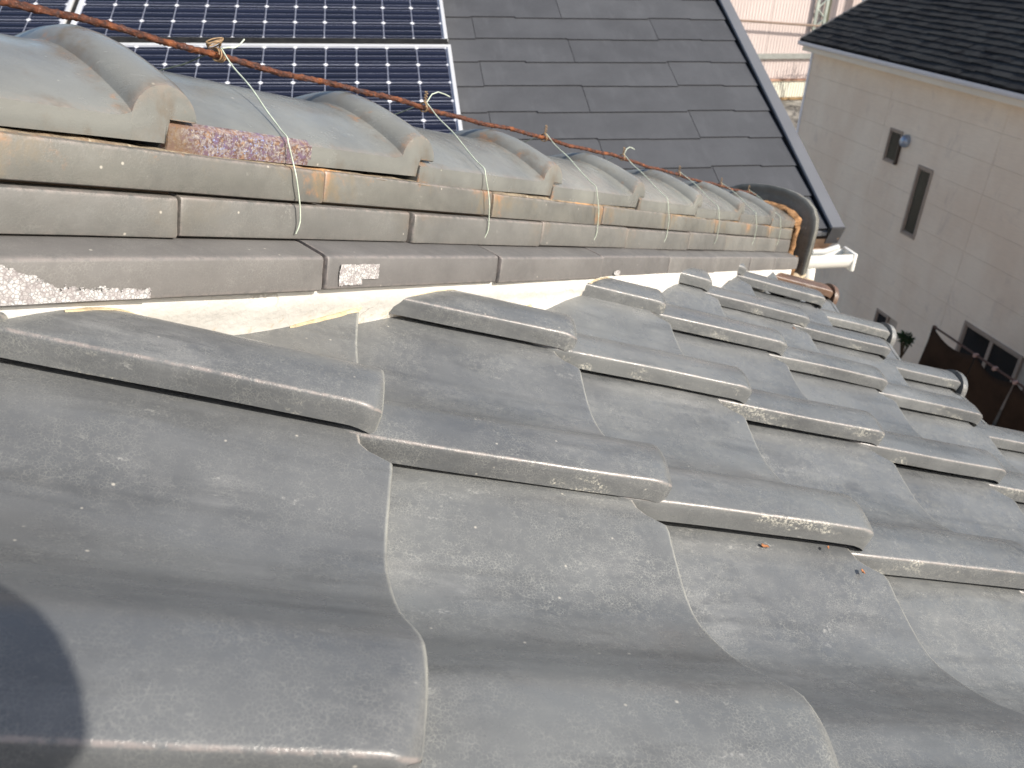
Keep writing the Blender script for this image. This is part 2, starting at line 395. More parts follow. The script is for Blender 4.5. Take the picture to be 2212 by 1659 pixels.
def disc_mesh(mat):
    bm = bmesh.new(); prof = [(0, .014), (.024, .0135), (.030, .017), (.038, .0175), (.0425, .014), (.0430, .006), (.0425, .0)]; seg = 36; rings = []
    for r, x in prof[1:]:
        rings.append([bm.verts.new((x, r*cos(2*pi*k/seg), r*sin(2*pi*k/seg))) for k in range(seg)])
    c0 = bm.verts.new((.0135, 0, 0))
    for k in range(seg): bm.faces.new((c0, rings[0][k], rings[0][(k+1) % seg]))
    for a, b in zip(rings, rings[1:]):
        for k in range(seg): bm.faces.new((a[k], b[k], b[(k+1) % seg], a[(k+1) % seg]))
    bm.faces.new(rings[-1][::-1]); bmesh.ops.recalc_face_normals(bm, faces=bm.faces)
    me = bpy.data.meshes.new('disc'); bm.to_mesh(me); bm.free(); return finish(me, mat, 40)
DISC = disc_mesh('tile'); DISCB = disc_mesh('copper_tile')
for c in range(-4, 8):
    for r in range(0, 10):
        x_end = (O+V*((6-r)*PL)).x
        y0 = O.y + c*W
        if (x_end - y0)/sqrt(2) < CP-.06 and (x_end-y0-.1)/sqrt(2) < CP: 
            if (x_end - y0)/sqrt(2) < CP - .02: continue
        if c < 0 and r > 8: continue
        dv, dc = TOFF.get((c, r), (random.uniform(-.004, .004), random.uniform(-.002, .002)))
        if r > 0: dc *= .45
        if c < 0: dv, dc = 0, 0
        org = O + U*(c*W) + V*((6-r)*PL+dv) + N*dc
        me = tile_mesh(c, r, clip=True, origin=org)
        if me is None: continue
        me.materials.append(MAT['copper_tile'] if (c, r) == (6, 0) else MAT['tile'])
        o = link('eave_tile' if r == 0 else 'roof_tile', me, house, org, TR)
        if (c, r) == (6, 0): o['label'] = 'brown glazed corner tile'
        if r == 0:
            dp = org + U*.034 + N*(-.014) + V*.001
            sub('disc', DISCB if c == 6 else DISC, o, house, dp, TR)
            lip = [(0, a, z) for a, z in SEC if a > .08]
            me2 = B(); P1 = [Vector((0.001, a, z)) for a, z in SEC if .075 < a < .27]
            poly = P1 + [Vector((.001, .265, -.052)), Vector((.001, .09, -.052))]
            me2.prism(poly, (-.012, 0, 0)); sub('lip', me2.me('lip', 'copper_tile' if c == 6 else 'tile', 30), o, house, org, TR)
# roof deck below the tiles, both faces of the hip, and the wall below
def deck():
    b = B(); x0, x1 = -2.4, 1.25
    c = -.605*sqrt(2)                     # hip line: x - y = c
    z = lambda x: O.z - TS*(x-O.x) - .075
    A = [Vector((x0, -2.2, z(x0))), Vector((x1, -2.2, z(x1))), Vector((x1, x1-c, z(x1))), Vector((x0, x0-c, z(x0)))]
    b.prism(A, (0, 0, -.03))
    Bm = [Vector((x0, x0-c, z(x0)-.001)), Vector((x1, x1-c, z(x1)-.001)), Vector((-2.4, x1-c, z(x1)-.001))]
    b.prism(Bm, (0, 0, -.03)); return b.me('roof_deck', simple('roof_boards', (.06, .05, .045), .9, .1), 20)
link('roof_deck', deck(), house)
b = B(); b.box((-2.3, -2.1, -H), (.80, 1.60, -1.04)); link('wall', b.me('wall', simple('tiled_house_wall', (.42, .39, .34), .85, .2, var=.08, scale=3, bump=.003), 20), house)
b = B(); b.box((1.22, -2.2, -.98), (1.245, 2.05, -.88)); b.box((-2.4, 2.03, -.98), (1.218, 2.055, -.88))
link('fascia_board', b.me('fascia', simple('fascia', (.10, .07, .05), .7, .3), 20), house)
# far face: same glazed tiles turned the other way (seen only from the side)
cc = -.605*sqrt(2)
def mirror_mesh(me0):
    me = me0.copy(); 
    return me
for i in range(0, 7):
    for r in range(0, 5):
        # mirrored placement (x<->y about the hip)
        xx = O.x + (6-r)*PL*cos(S); yy = O.y + i*W - .9
        px, py = yy + cc, xx - cc
        if px - py > cc - .30 or px < -1.2: continue
        if r == 0 and i == 0 : pass
        Vm = Vector((0, cos(S), -sin(S))); Um = Vector((1, 0, 0)); Nm = Vector((0, sin(S), cos(S)))
        if 'FARM' not in globals():
            FARM = tile_mesh(40, 40, clip=False); FARM.materials.append(MAT['tile'])
            bm = bmesh.new(); bm.from_mesh(FARM)
            for v_ in bm.verts: v_.co.y = -v_.co.y
            bmesh.ops.reverse_faces(bm, faces=bm.faces); bm.to_mesh(FARM); bm.free()
        z = O.z - TS*(xx-O.x)
        link('roof_tile', FARM, house, (px, py, z), Matrix((Vm, -Um, Nm)).transposed())

# ------------------------------------------------------------------ plaster between tiles and ridge
def pperp(s_, h):
    u = min(1, max(0, (s_-.45)/.6)); return -.4808+.0165*u + (.52*(1-u)+.05*u)*max(-.035, min(.02, h)) + .010*max(0, 1-s_/.35)
def plaster_mesh():
    Vv = []; Fc = []; st = []; ns = 220; hs = [-.075, -.055, -.04, -.028, -.016, -.004, .006, .016, .026, .034, .040, .046]
    for i in range(ns+1):
        s_ = -.35 + 2.60*i/ns
        for j, h in enumerate(hs):
            f = (h+.075)/.12
            bul = .0055*noise.noise(Vector((s_*9, h*22, 3.1))) + .002*noise.noise(Vector((s_*40, h*60, 1)))
            perp = pperp(s_, h) + bul*.3
            Vv.append(M0(s_, perp, min(h, .0285) - .024*max(0, s_-.2)/2*(h > 0))); st.append(max(0, 1-abs(h+.02)/.03)*.55)
    nh = len(hs)
    for i in range(ns):
        for j in range(nh-1):
            p = i*nh+j; Fc.append((p, p+1, p+nh+1, p+nh))
    n0 = len(Vv); 
    for i in range(ns+1):
        s_ = -.35+2.60*i/ns; Vv.append(M0(s_, -.62, .028-.024*max(0, s_-.2)/2)); Vv.append(M0(s_, -.62, -.09)); st += [0, 0]
    for i in range(ns):
        a = i*nh+nh-1; q = n0+2*i; Fc.append((a, q, q+2, a+nh)); Fc.append((i*nh, i*nh+nh, q+3, q+1))
    me = mesh('plaster', Vv, Fc, 'plaster', 50, {'stain': st})
    bm = bmesh.new(); bm.from_mesh(me); bm.to_mesh(me); bm.free(); return me
link('plaster', plaster_mesh(), house)
# yellow-brown mortar smears where plaster meets the tiles
# ------------------------------------------------------------------ ridge courses
def drop(s_, k): return -k*max(0, (s_-.2))/1.85
def course_piece(s0, s1, prof, mat, name, seed, kb, kt, h0, h1, ext=-.55, label=None, bev=.0022):
    """prof: list of (perp, h) front profile from bottom to top (outer side); extruded from s0 to s1"""
    rs = random.Random(seed); dp = rs.uniform(-.0018, .0018); dh = rs.uniform(-.0012, .0012); skew = rs.uniform(-.0012, .0012)
    e = [0, .0006, .0022, .006]; L = s1-s0
    ss = e + [L*.25, L*.5, L*.75] + [L-x for x in e[::-1]]
    P = prof; Vv = []; wear = []; st = []; n = len(P)+1
    sm = (s0+s1)/2
    for s_ in ss:
        m = min(s_, L-s_)
        ins = {0: .0022, .0006: .0008}.get(round(m, 4), 0)
        for j, (pp, h, wv) in enumerate(P):
            f = (h-h0)/(h1-h0)
            hh = h + drop(s0+s_, kb)*(1-f) + drop(s0+s_, kt)*f + dh
            # inset at ends
            q = pp - ins
            if j in (0,): hh += ins*.8
            if j == len(P)-1: pass
            Vv.append(M_(s0+s_, q+dp+skew*(s_/L-.5)*2 + .0009*noise.noise(Vector((s0*3+s_*18, h*50, seed))), hh)); 
            wear.append(max(wv, .8 if m < .001 else 0)); st.append(max(0, 1-m/.03)*.9 + .5*f)
        Vv.append(M_(s0+s_, ext, P[-1][1]+drop(s0+s_, kt)+dh+.003)); wear.append(0); st.append(.6)
    Fc = []
    for i in range(len(ss)-1):
        for j in range(n-1):
            p = i*n+j; Fc.append((p, p+1, p+n+1, p+n))
    b0 = len(Vv)
    for i, s_ in enumerate((ss[0], ss[-1])):
        Vv.append(M_(s0+s_, ext, P[0][1]+drop(s0+s_, kb)+dh)); wear.append(0); st.append(0)
    Fc.append(tuple(range(0, n)) + (b0,)); k = (len(ss)-1)*n; Fc.append((b0+1,)+tuple(range(k+n-1, k-1, -1)))
    Fc.append(tuple([0, b0, b0+1, k] + [n*i for i in range(len(ss)-2, 0, -1)]))
    c0 = M_(sm, -.5, h0); Vl = [v-c0 for v in Vv]
    o = link(name, mesh(name, Vl, Fc, mat, 40, {'wear': wear, 'stain': st}), house, c0)
    if label: o['label'] = label
    return o
def rnd_prof(pb, pt, hb, ht, r=.0028, top_in=.03, wtop=.9):
    """front face with rounded lower and upper arris"""
    L = [(pb-.02, hb+.0004, 0), (pb-r, hb, 0), (pb-.0008, hb+.0008, .4), (pb, hb+r, .1)]
    L += [(pb+(pt-pb)*.5, (hb+ht)/2, 0), (pt, ht-r, .1), (pt-.0008, ht-.0008, wtop), (pt-r, ht, .5), (pt-.012, ht+.0006, 0)]
    return L
DS = .271
def joints(meas, h): return [m-DS*h for m in meas]
j1 = joints([-.17, .065, .302, .536, .771, 1.018, 1.288, 1.52, 1.76, 1.94, 2.10], .085)
for i, (a, c_) in enumerate(zip(j1, j1[1:])):
    course_piece(a+.0012, c_-.0012, rnd_prof(-.4475, -.4485, .0715, .0985), 'noshi', 'ridge_tile', 100+i, .016, .008, .0715, .0985)
j2 = joints([-.30, -.06, .195-.0, .435, .672, .94, 1.20, 1.44, 1.66, 1.86, 2.10], .113)
for i, (a, c_) in enumerate(zip(j2, j2[1:])):
    course_piece(a+.0012, c_-.0012, rnd_prof(-.4495, -.4505, .1005, .1262), 'noshi_up', 'ridge_tile', 200+i, .008, .007, .1005, .1262)
bprof = [(-.446, .0375, 0), (-.4275, .0375, 0), (-.4215, .0372, .2), (-.4190, .0386, .6), (-.4184, .041, .1), (-.4188, .052, 0), (-.4192, .0618, .0), (-.4200, .0636, .6), (-.4216, .0646, .25), (-.4245, .0654, 0), (-.434, .0674, 0), (-.447, .0702, 0)]
j0 = joints([-.10, .145-.0, .396+.004, .640, .886, 1.14, 1.385, 1.62, 1.84, 2.10], .06)
j0 = [j0[0]] + j0[2:]
for i, (a, c_) in enumerate(zip(j0, j0[1:])):
    course_piece(a+.0013, c_-.0013, bprof, 'base', 'ridge_base_tile', 300+i, .022, .015, .0375, .0702)
# solid clay core and the thin clay bed that squeezes out below the crown tiles
def bed(name, h0, h1, perp, kb, seed, s0=-.3, s1=2.12):
    Vv = []; Fc = []; ns = 260
    for i in range(ns+1):
        s_ = s0+(s1-s0)*i/ns; w_ = .0035*noise.noise(Vector((s_*35, seed, 0)))+.002*noise.noise(Vector((s_*130, seed, 2)))
        d = drop(s_, kb); hh = h1 + .0016*noise.noise(Vector((s_*60, 4, seed)))
        for p_, h_ in ((perp-.03, h0), (perp+w_, h0), (perp+w_*.6-.0015, (h0+h1)/2), (perp-.0035+w_*.5, hh), (-.55, hh)):
            Vv.append(M_(s_, p_, h_+d))
    for i in range(ns):
        for j in range(4): p = i*5+j; Fc.append((p, p+1, p+6, p+5))
    return link(name, mesh(name, Vv, Fc, 'bed', 50), house)
bed('clay_bed', .1250, .1278, -.4530, .007, 5)
bed('clay_bed', .0985, .1004, -.4640, .008, 9)
b = B()
for s_ in range(0, 12):
    a = -.35+s_*.2; P = [M_(a, -.462, -.02), M_(a, -.462, .128+drop(a, .01)-.003), M_(a, -.638, .128+drop(a, .01)-.003), M_(a, -.638, -.02)]
    P2 = [M_(a+.2, -.462, -.02), M_(a+.2, -.462, .128+drop(a+.2, .01)-.003), M_(a+.2, -.638, .128+drop(a+.2, .01)-.003), M_(a+.2, -.638, -.02)]
    vs = [b.bm.verts.new(p) for p in P+P2]
    for q in ((0, 1, 5, 4), (1, 2, 6, 5), (2, 3, 7, 6)): b.bm.faces.new([vs[k] for k in q])
link('ridge_core', b.me('ridge_core', simple('core_mortar', (.12, .09, .07), .9, .1), 20), house)
# far side of the ridge courses (simple long stones, seen only from the other side)
for k, (hb, ht, p_) in enumerate(((.04, .068, -.682), (.0715, .0985, -.652), (.1005, .1262, -.650))):
    for i in range(8):
        a = -.1+i*.26+k*.1; b = B(); A = [M_(a, p_, hb+drop(a, .015)), M_(a, p_, ht+drop(a, .01)), M_(a, -.56, ht+drop(a, .01)), M_(a, -.56, hb+drop(a, .015))]
        D = M_(a+.255, p_, hb)-M_(a, p_, hb); b.prism(A, D); b.bevel(.002, 1); link('ridge_tile', b.me('ridge_tile', 'noshi', 30), house)
# lime splashes: thin skins standing on the face of the base course
def splash_at(s0, s1, h0, h1, seed, keep, perp=-.4186, nx=200, ny=60):
    Vv = {}; Fc = []; V2 = []
    def ok(i, j):
        x = (i+.5)/nx; y = (j+.5)/ny
        return keep(x, y, .40*noise.noise(Vector((x*(s1-s0)*110, y*(h1-h0)*110, seed))) + .45*noise.noise(Vector((x*(s1-s0)*420, y*(h1-h0)*420, seed))) + .3*noise.noise(Vector((x*(s1-s0)*1200, y*(h1-h0)*1200, seed))))
    def vid(i, j):
        if (i, j) not in Vv:
            s_ = s0+(s1-s0)*i/nx; h = h0+(h1-h0)*j/ny
            f = (h-.0375)/.033
            Vv[(i, j)] = len(V2); V2.append(M_(s_, perp+.0008, h+drop(s_, .022)*(1-f)+drop(s_, .015)*f))
        return Vv[(i, j)]
    for i in range(nx):
        for j in range(ny):
            if ok(i, j): Fc.append((vid(i, j), vid(i+1, j), vid(i+1, j+1), vid(i, j+1)))
    if Fc: link('lime_splash', mesh('lime_splash', V2, Fc, 'splash', 50), house)
splash_at(.10, .245, .0385, .0625, 1, lambda x, y, n: y < .25+.5*max(0, .97-x)**1.0*.5+2.6*max(0, .62-x)**1.0+.22*n and x < .97+.03*n and y > .0)
splash_at(.392, .445, .040, .061, 4, lambda x, y, n: .10 < x+.05*n < .93-.35*(y < .3) and .08+n*.1 < y < .90+n*.1)
splash_at(.668, .690, .040, .056, 8, lambda x, y, n: (x-.5)**2+(y-.45)**2 < .17+.08*n)
splash_at(.905, .935, .040, .050, 3, lambda x, y, n: (x-.5)**2+(y-.4)**2 < .12+.08*n)
splash_at(.628, .640, .040, .058, 6, lambda x, y, n: x > .3+y*.5+.2*n)

# ------------------------------------------------------------------ crown tiles with a raised roll at the lower end
CW = .097
ends = joints([.052, .306, .553, .800, 1.057, 1.319, 1.600, 1.872], .131) + [2.085]
starts = [-.22] + [e+.0012 for e in ends[:-1]]
def body(p):
    q = abs(p)/CW; return .1462 + .0350*(1-q**1.62) if q < 1 else .1462
def crown(s0, s1, seed, rib=True, raku_len=0.):
    rs = random.Random(seed); dh = rs.uniform(-.001, .001); dp = rs.uniform(-.0015, .0015)
    L = s1-s0; ext = .0205 if rib else 0
    ss = [0, .0008, .003, .012, .04, .08, .12]; ss = [x for x in ss if x < L-.06]
    ss += [L-.040, L-.032, L-.0275, L-.0250, L-.0236, L-.0229, L-.0224, L-.0215, L-.019, L-.015, L-.011, L-.008, L-.004, L-.0008, L]
    if rib: ss += [L+.003, L+.007, L+.011, L+.0145, L+.0175, L+.0195, L+.0205]
    if raku_len: ss = sorted(set(ss + [raku_len-.001, raku_len+.001]))
    def ribh(x):
        d = x-(L-.0010); r_ = .0218
        if not rib: return 0
        f_ = .0032*max(0, 1-(max(0, -d-r_))/.013)**2
        if d < -r_: return f_
        return max(f_, sqrt(max(0, r_*r_-d*d))*1.06)
    ps = [-1, -.995, -.98, -.95, -.9, -.82, -.7, -.55, -.38, -.2, 0, .2, .38, .55, .7, .82, .9, .95, .98, .995, 1]
    Vv = []; wear = []; st = []; Fc = []; n = len(ps)
    tb = lambda x: -.0058*(1-min(1, max(0, x/L))); tt = lambda x: -.0030*(1-min(1, max(0, x/L)))
    for s_ in ss:
        tail = max(0, (s_-(L+.010))/.0095) if rib else 0
        for p in ps:
            pp = p*CW; q = abs(p)
            rb = ribh(s_)*(.68+.30*q*q) 
            if tail > 0: rb = max(rb, 0)
            h = body(pp) + rb
            edge = .0012*max(0, (q-.9)/.1)**2
            Vv.append(M_(s0+s_, -.55+pp+dp, h-edge+dh+tt(s_)+drop(s0+s_, .004)))
            e_ = 1 if (q >= .995 and rb > .003) else (.45 if q >= .98 else 0)
            wear.append(e_); st.append(max(0, 1-s_/.03)*.9 + max(0, 1-abs(s_-(L+.004))/.05)*.55*(1.2-q*.2) + max(0, 1-abs(s_-(L-.028))/.016)*.75*(1-.5*q) + (.35 if q > .9 else 0))
    ns = len(ss)
    for i in range(ns-1):
        for j in range(n-1):
            p = i*n+j; Fc.append((p, p+1, p+n+1, p+n))
    # side walls
    for side, j in ((-1, 0), (1, n-1)):
        base = len(Vv); rows = 4
        for i, s_ in enumerate(ss):
            top = Vv[i*n+j]; hb = .1315 if s_ <= L+1e-6 else .1468
            ht = body(side*CW) + ribh(s_)*.98
            for k in range(rows):
                f = k/(rows-1); h = hb + (ht-.0012-hb)*f
                off = -.0014 if k == 0 else 0
                ins = -.0016 if s_ < .0005 else 0
                h2 = h + dh + (drop(s0+s_, .008)+tb(s_))*(1-f) + (drop(s0+s_, .004)+tt(s_))*f
                Vv.append(M_(s0+s_, -.55+side*(CW+off+ins)+dp, h2)); wear.append(.25 if (k == 0 and s_ < L) else (.7 if (k == rows-1 and ribh(s_) > .004) else 0)); st.append(max(0, 1-s_/.03)*1. + .3*(1-f)+max(0, 1-abs(s_-L)/.02)*.5)
        for i in range(ns-1):
            if abs(ss[i]-L) < 1e-6: pass
            for k in range(rows-1):
                p = base+i*rows+k; Fc.append((p, p+1, p+rows+1, p+rows))
            p = base+i*rows+rows-1; Fc.append((i*n+j, p, p+rows, (i+1)*n+j))
        if side == 1: bR = base
        else: bL = base
    # lower faces: start end face, main end face under the lip, lip underside
    def cap(i, hb):
        b0 = len(Vv)
        for j, p in enumerate(ps):
            Vv.append(M_(s0+ss[i], -.55+p*CW*.985+dp, hb+dh+tb(ss[i])+drop(s0+ss[i], .006))); wear.append(0); st.append(.6)
        return b0
    c0 = cap(0, .1322)
    for j in range(n-1): Fc.append((j, j+1, c0+j+1, c0+j))
    iL = [i for i, x in enumerate(ss) if abs(x-L) < 1e-6][0]
    # end face at L from bottom up to body height
    b0 = len(Vv)
    for j, p in enumerate(ps):
        Vv.append(M_(s0+L, -.55+p*CW*.999+dp, .1322+dh+drop(s0+L, .006))); wear.append(.1); st.append(1.)
    for j, p in enumerate(ps):
        Vv.append(M_(s0+L, -.55+p*CW*.999+dp, body(p*CW)+.0006+dh+drop(s0+L, .004))); wear.append(0); st.append(1.)
    for j in range(n-1): Fc.append((b0+j, b0+j+1, b0+n+j+1, b0+n+j))
    if rib:
        b2 = len(Vv)
        for j, p in enumerate(ps):
            Vv.append(M_(s0+L+ext, -.55+p*CW*.999+dp, body(p*CW)+.0008+dh+drop(s0+L+ext, .004))); wear.append(0); st.append(1.)
        for j in range(n-1):
            Fc.append((b0+n+j, b0+n+j+1, b2+j+1, b2+j)); k = (ns-1)*n; Fc.append((k+j, k+j+1, b2+j+1, b2+j))
    c_ = M_((s0+s1)/2, -.55, .15); Vl = [v-c_ for v in Vv]
    me = mesh('crown_tile', Vl, Fc, ['crown', 'raku'], 38, {'wear': wear, 'stain': st})
    if raku_len:
        for f in me.polygons:
            ce = (f.center + c_)/KR; se = (ce.x+ce.y)/sqrt(2); pe = (ce.x-ce.y)/sqrt(2); h = ce.z-zhip(se)
            if pe > -.4585 and se < s0+raku_len+.271*h and h < .1462: f.material_index = 1
            elif se < s0+.012+.271*h and pe > -.475 and h < .160 and h > .14: f.material_index = 1
    return link('crown_tile', me, house, c_)
for i, (a, e_) in enumerate(zip(starts, ends)):
    o = crown(a, e_, 400+i, rib=i < len(ends)-1, raku_len=.118 if i == 2 else 0)
    if i == 2: o['label'] = 'crown tile with a purple and rust speckled patch on its side'

# ------------------------------------------------------------------ end tile (round-topped plate) with orange mortar behind it
def oni():
    out = [(-.148, .0), (-.148, .06), (-.1475, .13), (-.142, .160), (-.128, .185), (-.105, .205), (-.075, .218), (-.04, .2255), (0, .228)]
    out = out + [(-p, h) for p, h in out[-2::-1]]
    def ring(scale, s_, hoff=0): return [M_(s_, -.55+p*scale, .0+(h)*(1-(1-scale)*.6)+hoff) for p, h in out]
    rings = [ring(.80, 2.122), ring(.88, 2.120), ring(.925, 2.117), ring(.965, 2.1165), ring(.992, 2.1172), ring(1.0, 2.120), ring(1.0, 2.152), ring(.992, 2.156), ring(.93, 2.157), ring(.86, 2.154)]
    bm = bmesh.new(); R_ = [[bm.verts.new(p) for p in r] for r in rings]
    for a, b_ in zip(R_, R_[1:]):
        for k in range(len(a)-1): bm.faces.new((a[k], a[k+1], b_[k+1], b_[k]))
    bm.faces.new(R_[0]); bm.faces.new(R_[-1][::-1]); bm.faces.new([r[0] for r in R_]+[]) ; bm.faces.new([r[-1] for r in R_][::-1])
    bmesh.ops.recalc_face_normals(bm, faces=bm.faces); me = bpy.data.meshes.new('ridge_end_tile'); bm.to_mesh(me); bm.free(); return finish(me, MAT['oni'], 40)
MAT['oni'] = glaze('ridge_end_glaze', (.17, .17, .155), (.075, .075, .065), craze=.1, rough=.30, dust=1., stain=.7, bands=.2)
link('ridge_end_tile', oni(), house)
def blob(name, cs, seed, mat, parent=house):
    bm = bmesh.new()
    for c_, r_ in cs:
        g = bmesh.ops.create_icosphere(bm, subdivisions=2, radius=1); 
        for v in g['verts']:
            d = v.co.copy(); k = 1+.45*noise.noise(d*1.2+Vector(c_)*60+Vector((seed, 0, 0)))+.12*noise.noise(d*7+Vector(c_)*90)
            v.co = Vector(c_) + Vector((d.x*r_[0], d.y*r_[1], d.z*r_[2]))*k
    me = bpy.data.meshes.new(name); bm.to_mesh(me); bm.free(); return link(name, finish(me, mat, 60), parent)
mc = []
for k in range(46):
    a = pi*k/45; p = cos(a)*.095; h = .142+sin(a)**.8*.036
    mc.append((M_(2.098, -.55+p, h-.004), (.016, .013, .009)))
for k in range(26): h = .138-k*.0052; mc.append((M_(2.100, -.449+(.016 if h < .06 else 0), h-.014), (.011, .011, .010)))
blob('mortar', mc, 4, 'clay')
blob('mortar', [(M_(2.13, -.43, -.005), (.035, .03, .015)), (M_(2.16, -.40, -.02), (.03, .03, .01))], 8, simple('pale_mortar', (.55, .45, .32), .9, .1, var=.3, scale=40, bump=.002))
# small pads of old mortar where roll tiles meet the plaster
for (c, r, tx) in ((2, 6, 0), (3, 5, 0), (1, 7, 0)):
    p = O + U*(c*W+.006) + V*((6-r)*PL+.012) + N*.003
pm = simple('yellowed_mortar', (.50, .41, .27), .9, .1, var=.35, scale=70, bump=.002)
def smear(name, pts, w, seed):
    bm = bmesh.new(); rows = []
    for i, p in enumerate(pts):
        t = (pts[min(i+1, len(pts)-1)]-pts[max(i-1, 0)]).normalized(); sd_ = t.cross(N).normalized(); ww = w*(.6+.5*abs(noise.noise(Vector((i*.45, seed, 0))))*2)*(.35 if i in (0, len(pts)-1) else 1)
        rows.append([bm.verts.new(p+sd_*ww*u + N*(.0018*(1-abs(u)**2)-.0006)) for u in (-1, -.5, 0, .5, 1)])
    for a, b_ in zip(rows, rows[1:]):
        for k in range(4): bm.faces.new((a[k], a[k+1], b_[k+1], b_[k]))
    me = bpy.data.meshes.new(name); bm.to_mesh(me); bm.free(); link(name, finish(me, pm, 60), house)
def surf(c, r, t, a):
    dv, dc = TOFF.get((c, r), (0, 0)); z = 0; dc *= .45
    for (a0, z0), (a1, z1) in zip(SEC[4:], SEC[5:]):
        if a0 <= a <= a1: z = z0+(z1-z0)*(a-a0)/(a1-a0)
    return O + U*(c*W+a) + V*((6-r)*PL+dv-t) + N*(dc+z-TAU.get((c, r), .103)*t)
def contact(c, r, a, off=.001):
    """point on the tile surface straight below the plaster face"""
    for k in range(400):
        t = k*.001-.0; p = surf(c, r, t, a)
        ss_ = (p.x+p.y)/sqrt(2); hh_ = p.z-zhip(ss_)
        if (p.x-p.y)/sqrt(2) < pperp(ss_, hh_)+off+.001: return p
    return None
for (c, r, a0, a1) in ((1, 6, .18, .262), (2, 5, .17, .262), (1, 6, .03, .11), (3, 4, .16, .262), (2, 5, .006, .06), (3, 4, .004, .05), (4, 3, .15, .262), (5, 2, .16, .26)):
    pts = [contact(c, r, a0+(a1-a0)*k/14) for k in range(15)]; pts = [p for p in pts if p]
    if len(pts) > 4: smear('mortar_smear', pts, .0035, c*3+r+a0*10)

# ------------------------------------------------------------------ rusty rod and tie wires
def rod_h(s_):
    return .2005 if s_ < 1.2 else .2005 - .006*min(1, (s_-1.2)/.3)
rp = [];
for k in range(1100):
    s_ = -.28+2.33*k/1099; sg = .0011*sin(s_*23)+.0006*sin(s_*61)
    rp.append(M_(s_-.05, -.55+.0012*sin(s_*14), rod_h(s_)+sg+ drop(s_, .002)))
def rr(p, d, r, i): return r*(1+.30*noise.noise(p*330+d*1.4)+.55*noise.noise(p*1300+d*3.5))
b = B(); b.tube(rp, .0026, 14, rr)
ro = link('iron_rod', b.me('iron_rod', 'rust', 60)); tag(ro, 'long rusty iron rod tied along the top of the tiled ridge', 'rod')
WK = [(.431, .413, 1.0), (.685, .665, .9), (.942, .915, .9), (1.20, 1.19, .8), (1.467, 1.455, .8), (1.74, 1.72, .8), (1.97, 1.95, .8)]
WL = ['pale green tie wire nearest the camera, crossing the crown tile with the speckled patch', 'second tie wire along the ridge, with a long free tail beside the solar panel corner',
      'third tie wire down the ridge side, knotted just right of the solar panels', 'fourth tie wire down the ridge from the camera, in front of the dark shingles',
      'fifth tie wire along the ridge, thin in the distance', 'sixth tie wire along the ridge, the last but one before the end tile', 'last tie wire on the ridge, beside the orange mortar at the end tile']
for i, (sk, se, q) in enumerate(WK):
    rs = random.Random(i+50); hr = rod_h(sk); sk2 = sk-.0542
    root = empty('tie_wire', M_(sk2, -.55, hr), WL[i], 'wire', 'tie wires holding the rod to the ridge')
    # front strand
    bz = lambda p: body(p+.55)+.0012
    key = [M_(sk2+.001, -.5475, hr+.0055), M_(sk2-.001, -.530, .1925), M_(sk2-.004, -.505, max(.1800, bz(-.505))), M_(sk2-.008, -.480, bz(-.480)+.0015), M_(sk2-.011, -.462, bz(-.462)), M_(sk2-.0125, -.4520, .1478), M_(sk2-.0120, -.4505, .142), M_(sk2-.008, -.4475, .128), M_(sk2-.006, -.4445, .116), M_(sk2-.001, -.4450, .098), M_(sk2+.001, -.4445, .085), M_(sk2-.001, -.4475, .0725)]
    pts = []
    for a, c_ in zip(key, key[1:]):
        for k in range(4): pts.append(a.lerp(c_, k/4) + Vector((rs.uniform(-1, 1), rs.uniform(-1, 1), rs.uniform(-1, 1)))*.00025)
    for _ in range(2): pts = [pts[0]] + [(pts[k-1]+pts[k]*2+pts[k+1])/4 for k in range(1, len(pts)-1)] + [pts[-1]]
    b = B(); b.tube(pts, .00068, 8); link('front_strand', b.me('front_strand', 'wire', 60), root)
    bk = [M_(sk2+.001, -.552, hr+.004), M_(sk2-.010, -.575, .189), M_(sk2-.02, -.60, .178), M_(sk2-.03, -.645, .150), M_(sk2-.03, -.649, .08)]
    b = B(); b.tube(bk, .00068, 8); link('back_strand', b.me('back_strand', 'wire_dark', 60), root)
    coil = []
    nt_ = 3 if i == 0 else 2
    cx_ = M_(sk2, -.549, hr); 
    for k in range(nt_*16+1):          # wraps around the rod
        a = 2*pi*k/16; coil.append(M_(sk2-.003+.002*k/16, -.549+.0050*cos(a), hr+.0050*sin(a)))
    b = B(); b.tube(coil, .00065, 6)
    tw = []
    for k in range(4*14+1):            # the twisted knot above the rod
        a = 2*pi*k/14; g = k/56
        if i == 0: tw.append(M_(sk2-.004+.0095*cos(a)*(.45+.35*g), -.549+.007*sin(a)*(.7-.3*g), hr+.0062+.0042*g+.0032*sin(a+2*g)))
        else: tw.append(M_(sk2+.0016*cos(a), -.549+.0016*sin(a), hr+.005+.012*g))
    b.tube(tw, .00065, 6); link('knot', b.me('knot', 'wire_old', 60), root)
    if i < 2 or i == 3:
        k0 = M_(sk2+.003, -.549, hr+.006)
        tl = [k0, k0+HD*.006+Vector((0, 0, .000)), k0+HD*.013+Vector((0, 0, -.0008)), k0+HD*.019+Vector((0, 0, .001)), k0+HD*.025+Vector((0, 0, .005))] if i == 0 else \
             [k0, k0+HD*.010+Vector((0, 0, .0075)), k0+HD*.022+Vector((0, 0, .0085)), k0+HD*.036+Vector((0, 0, .004)), k0+HD*.045-ND*0+Vector((0, 0, .000))]
        b = B(); b.tube(tl, .0007, 8); link('loose_tail', b.me('loose_tail', 'wire', 60), root)

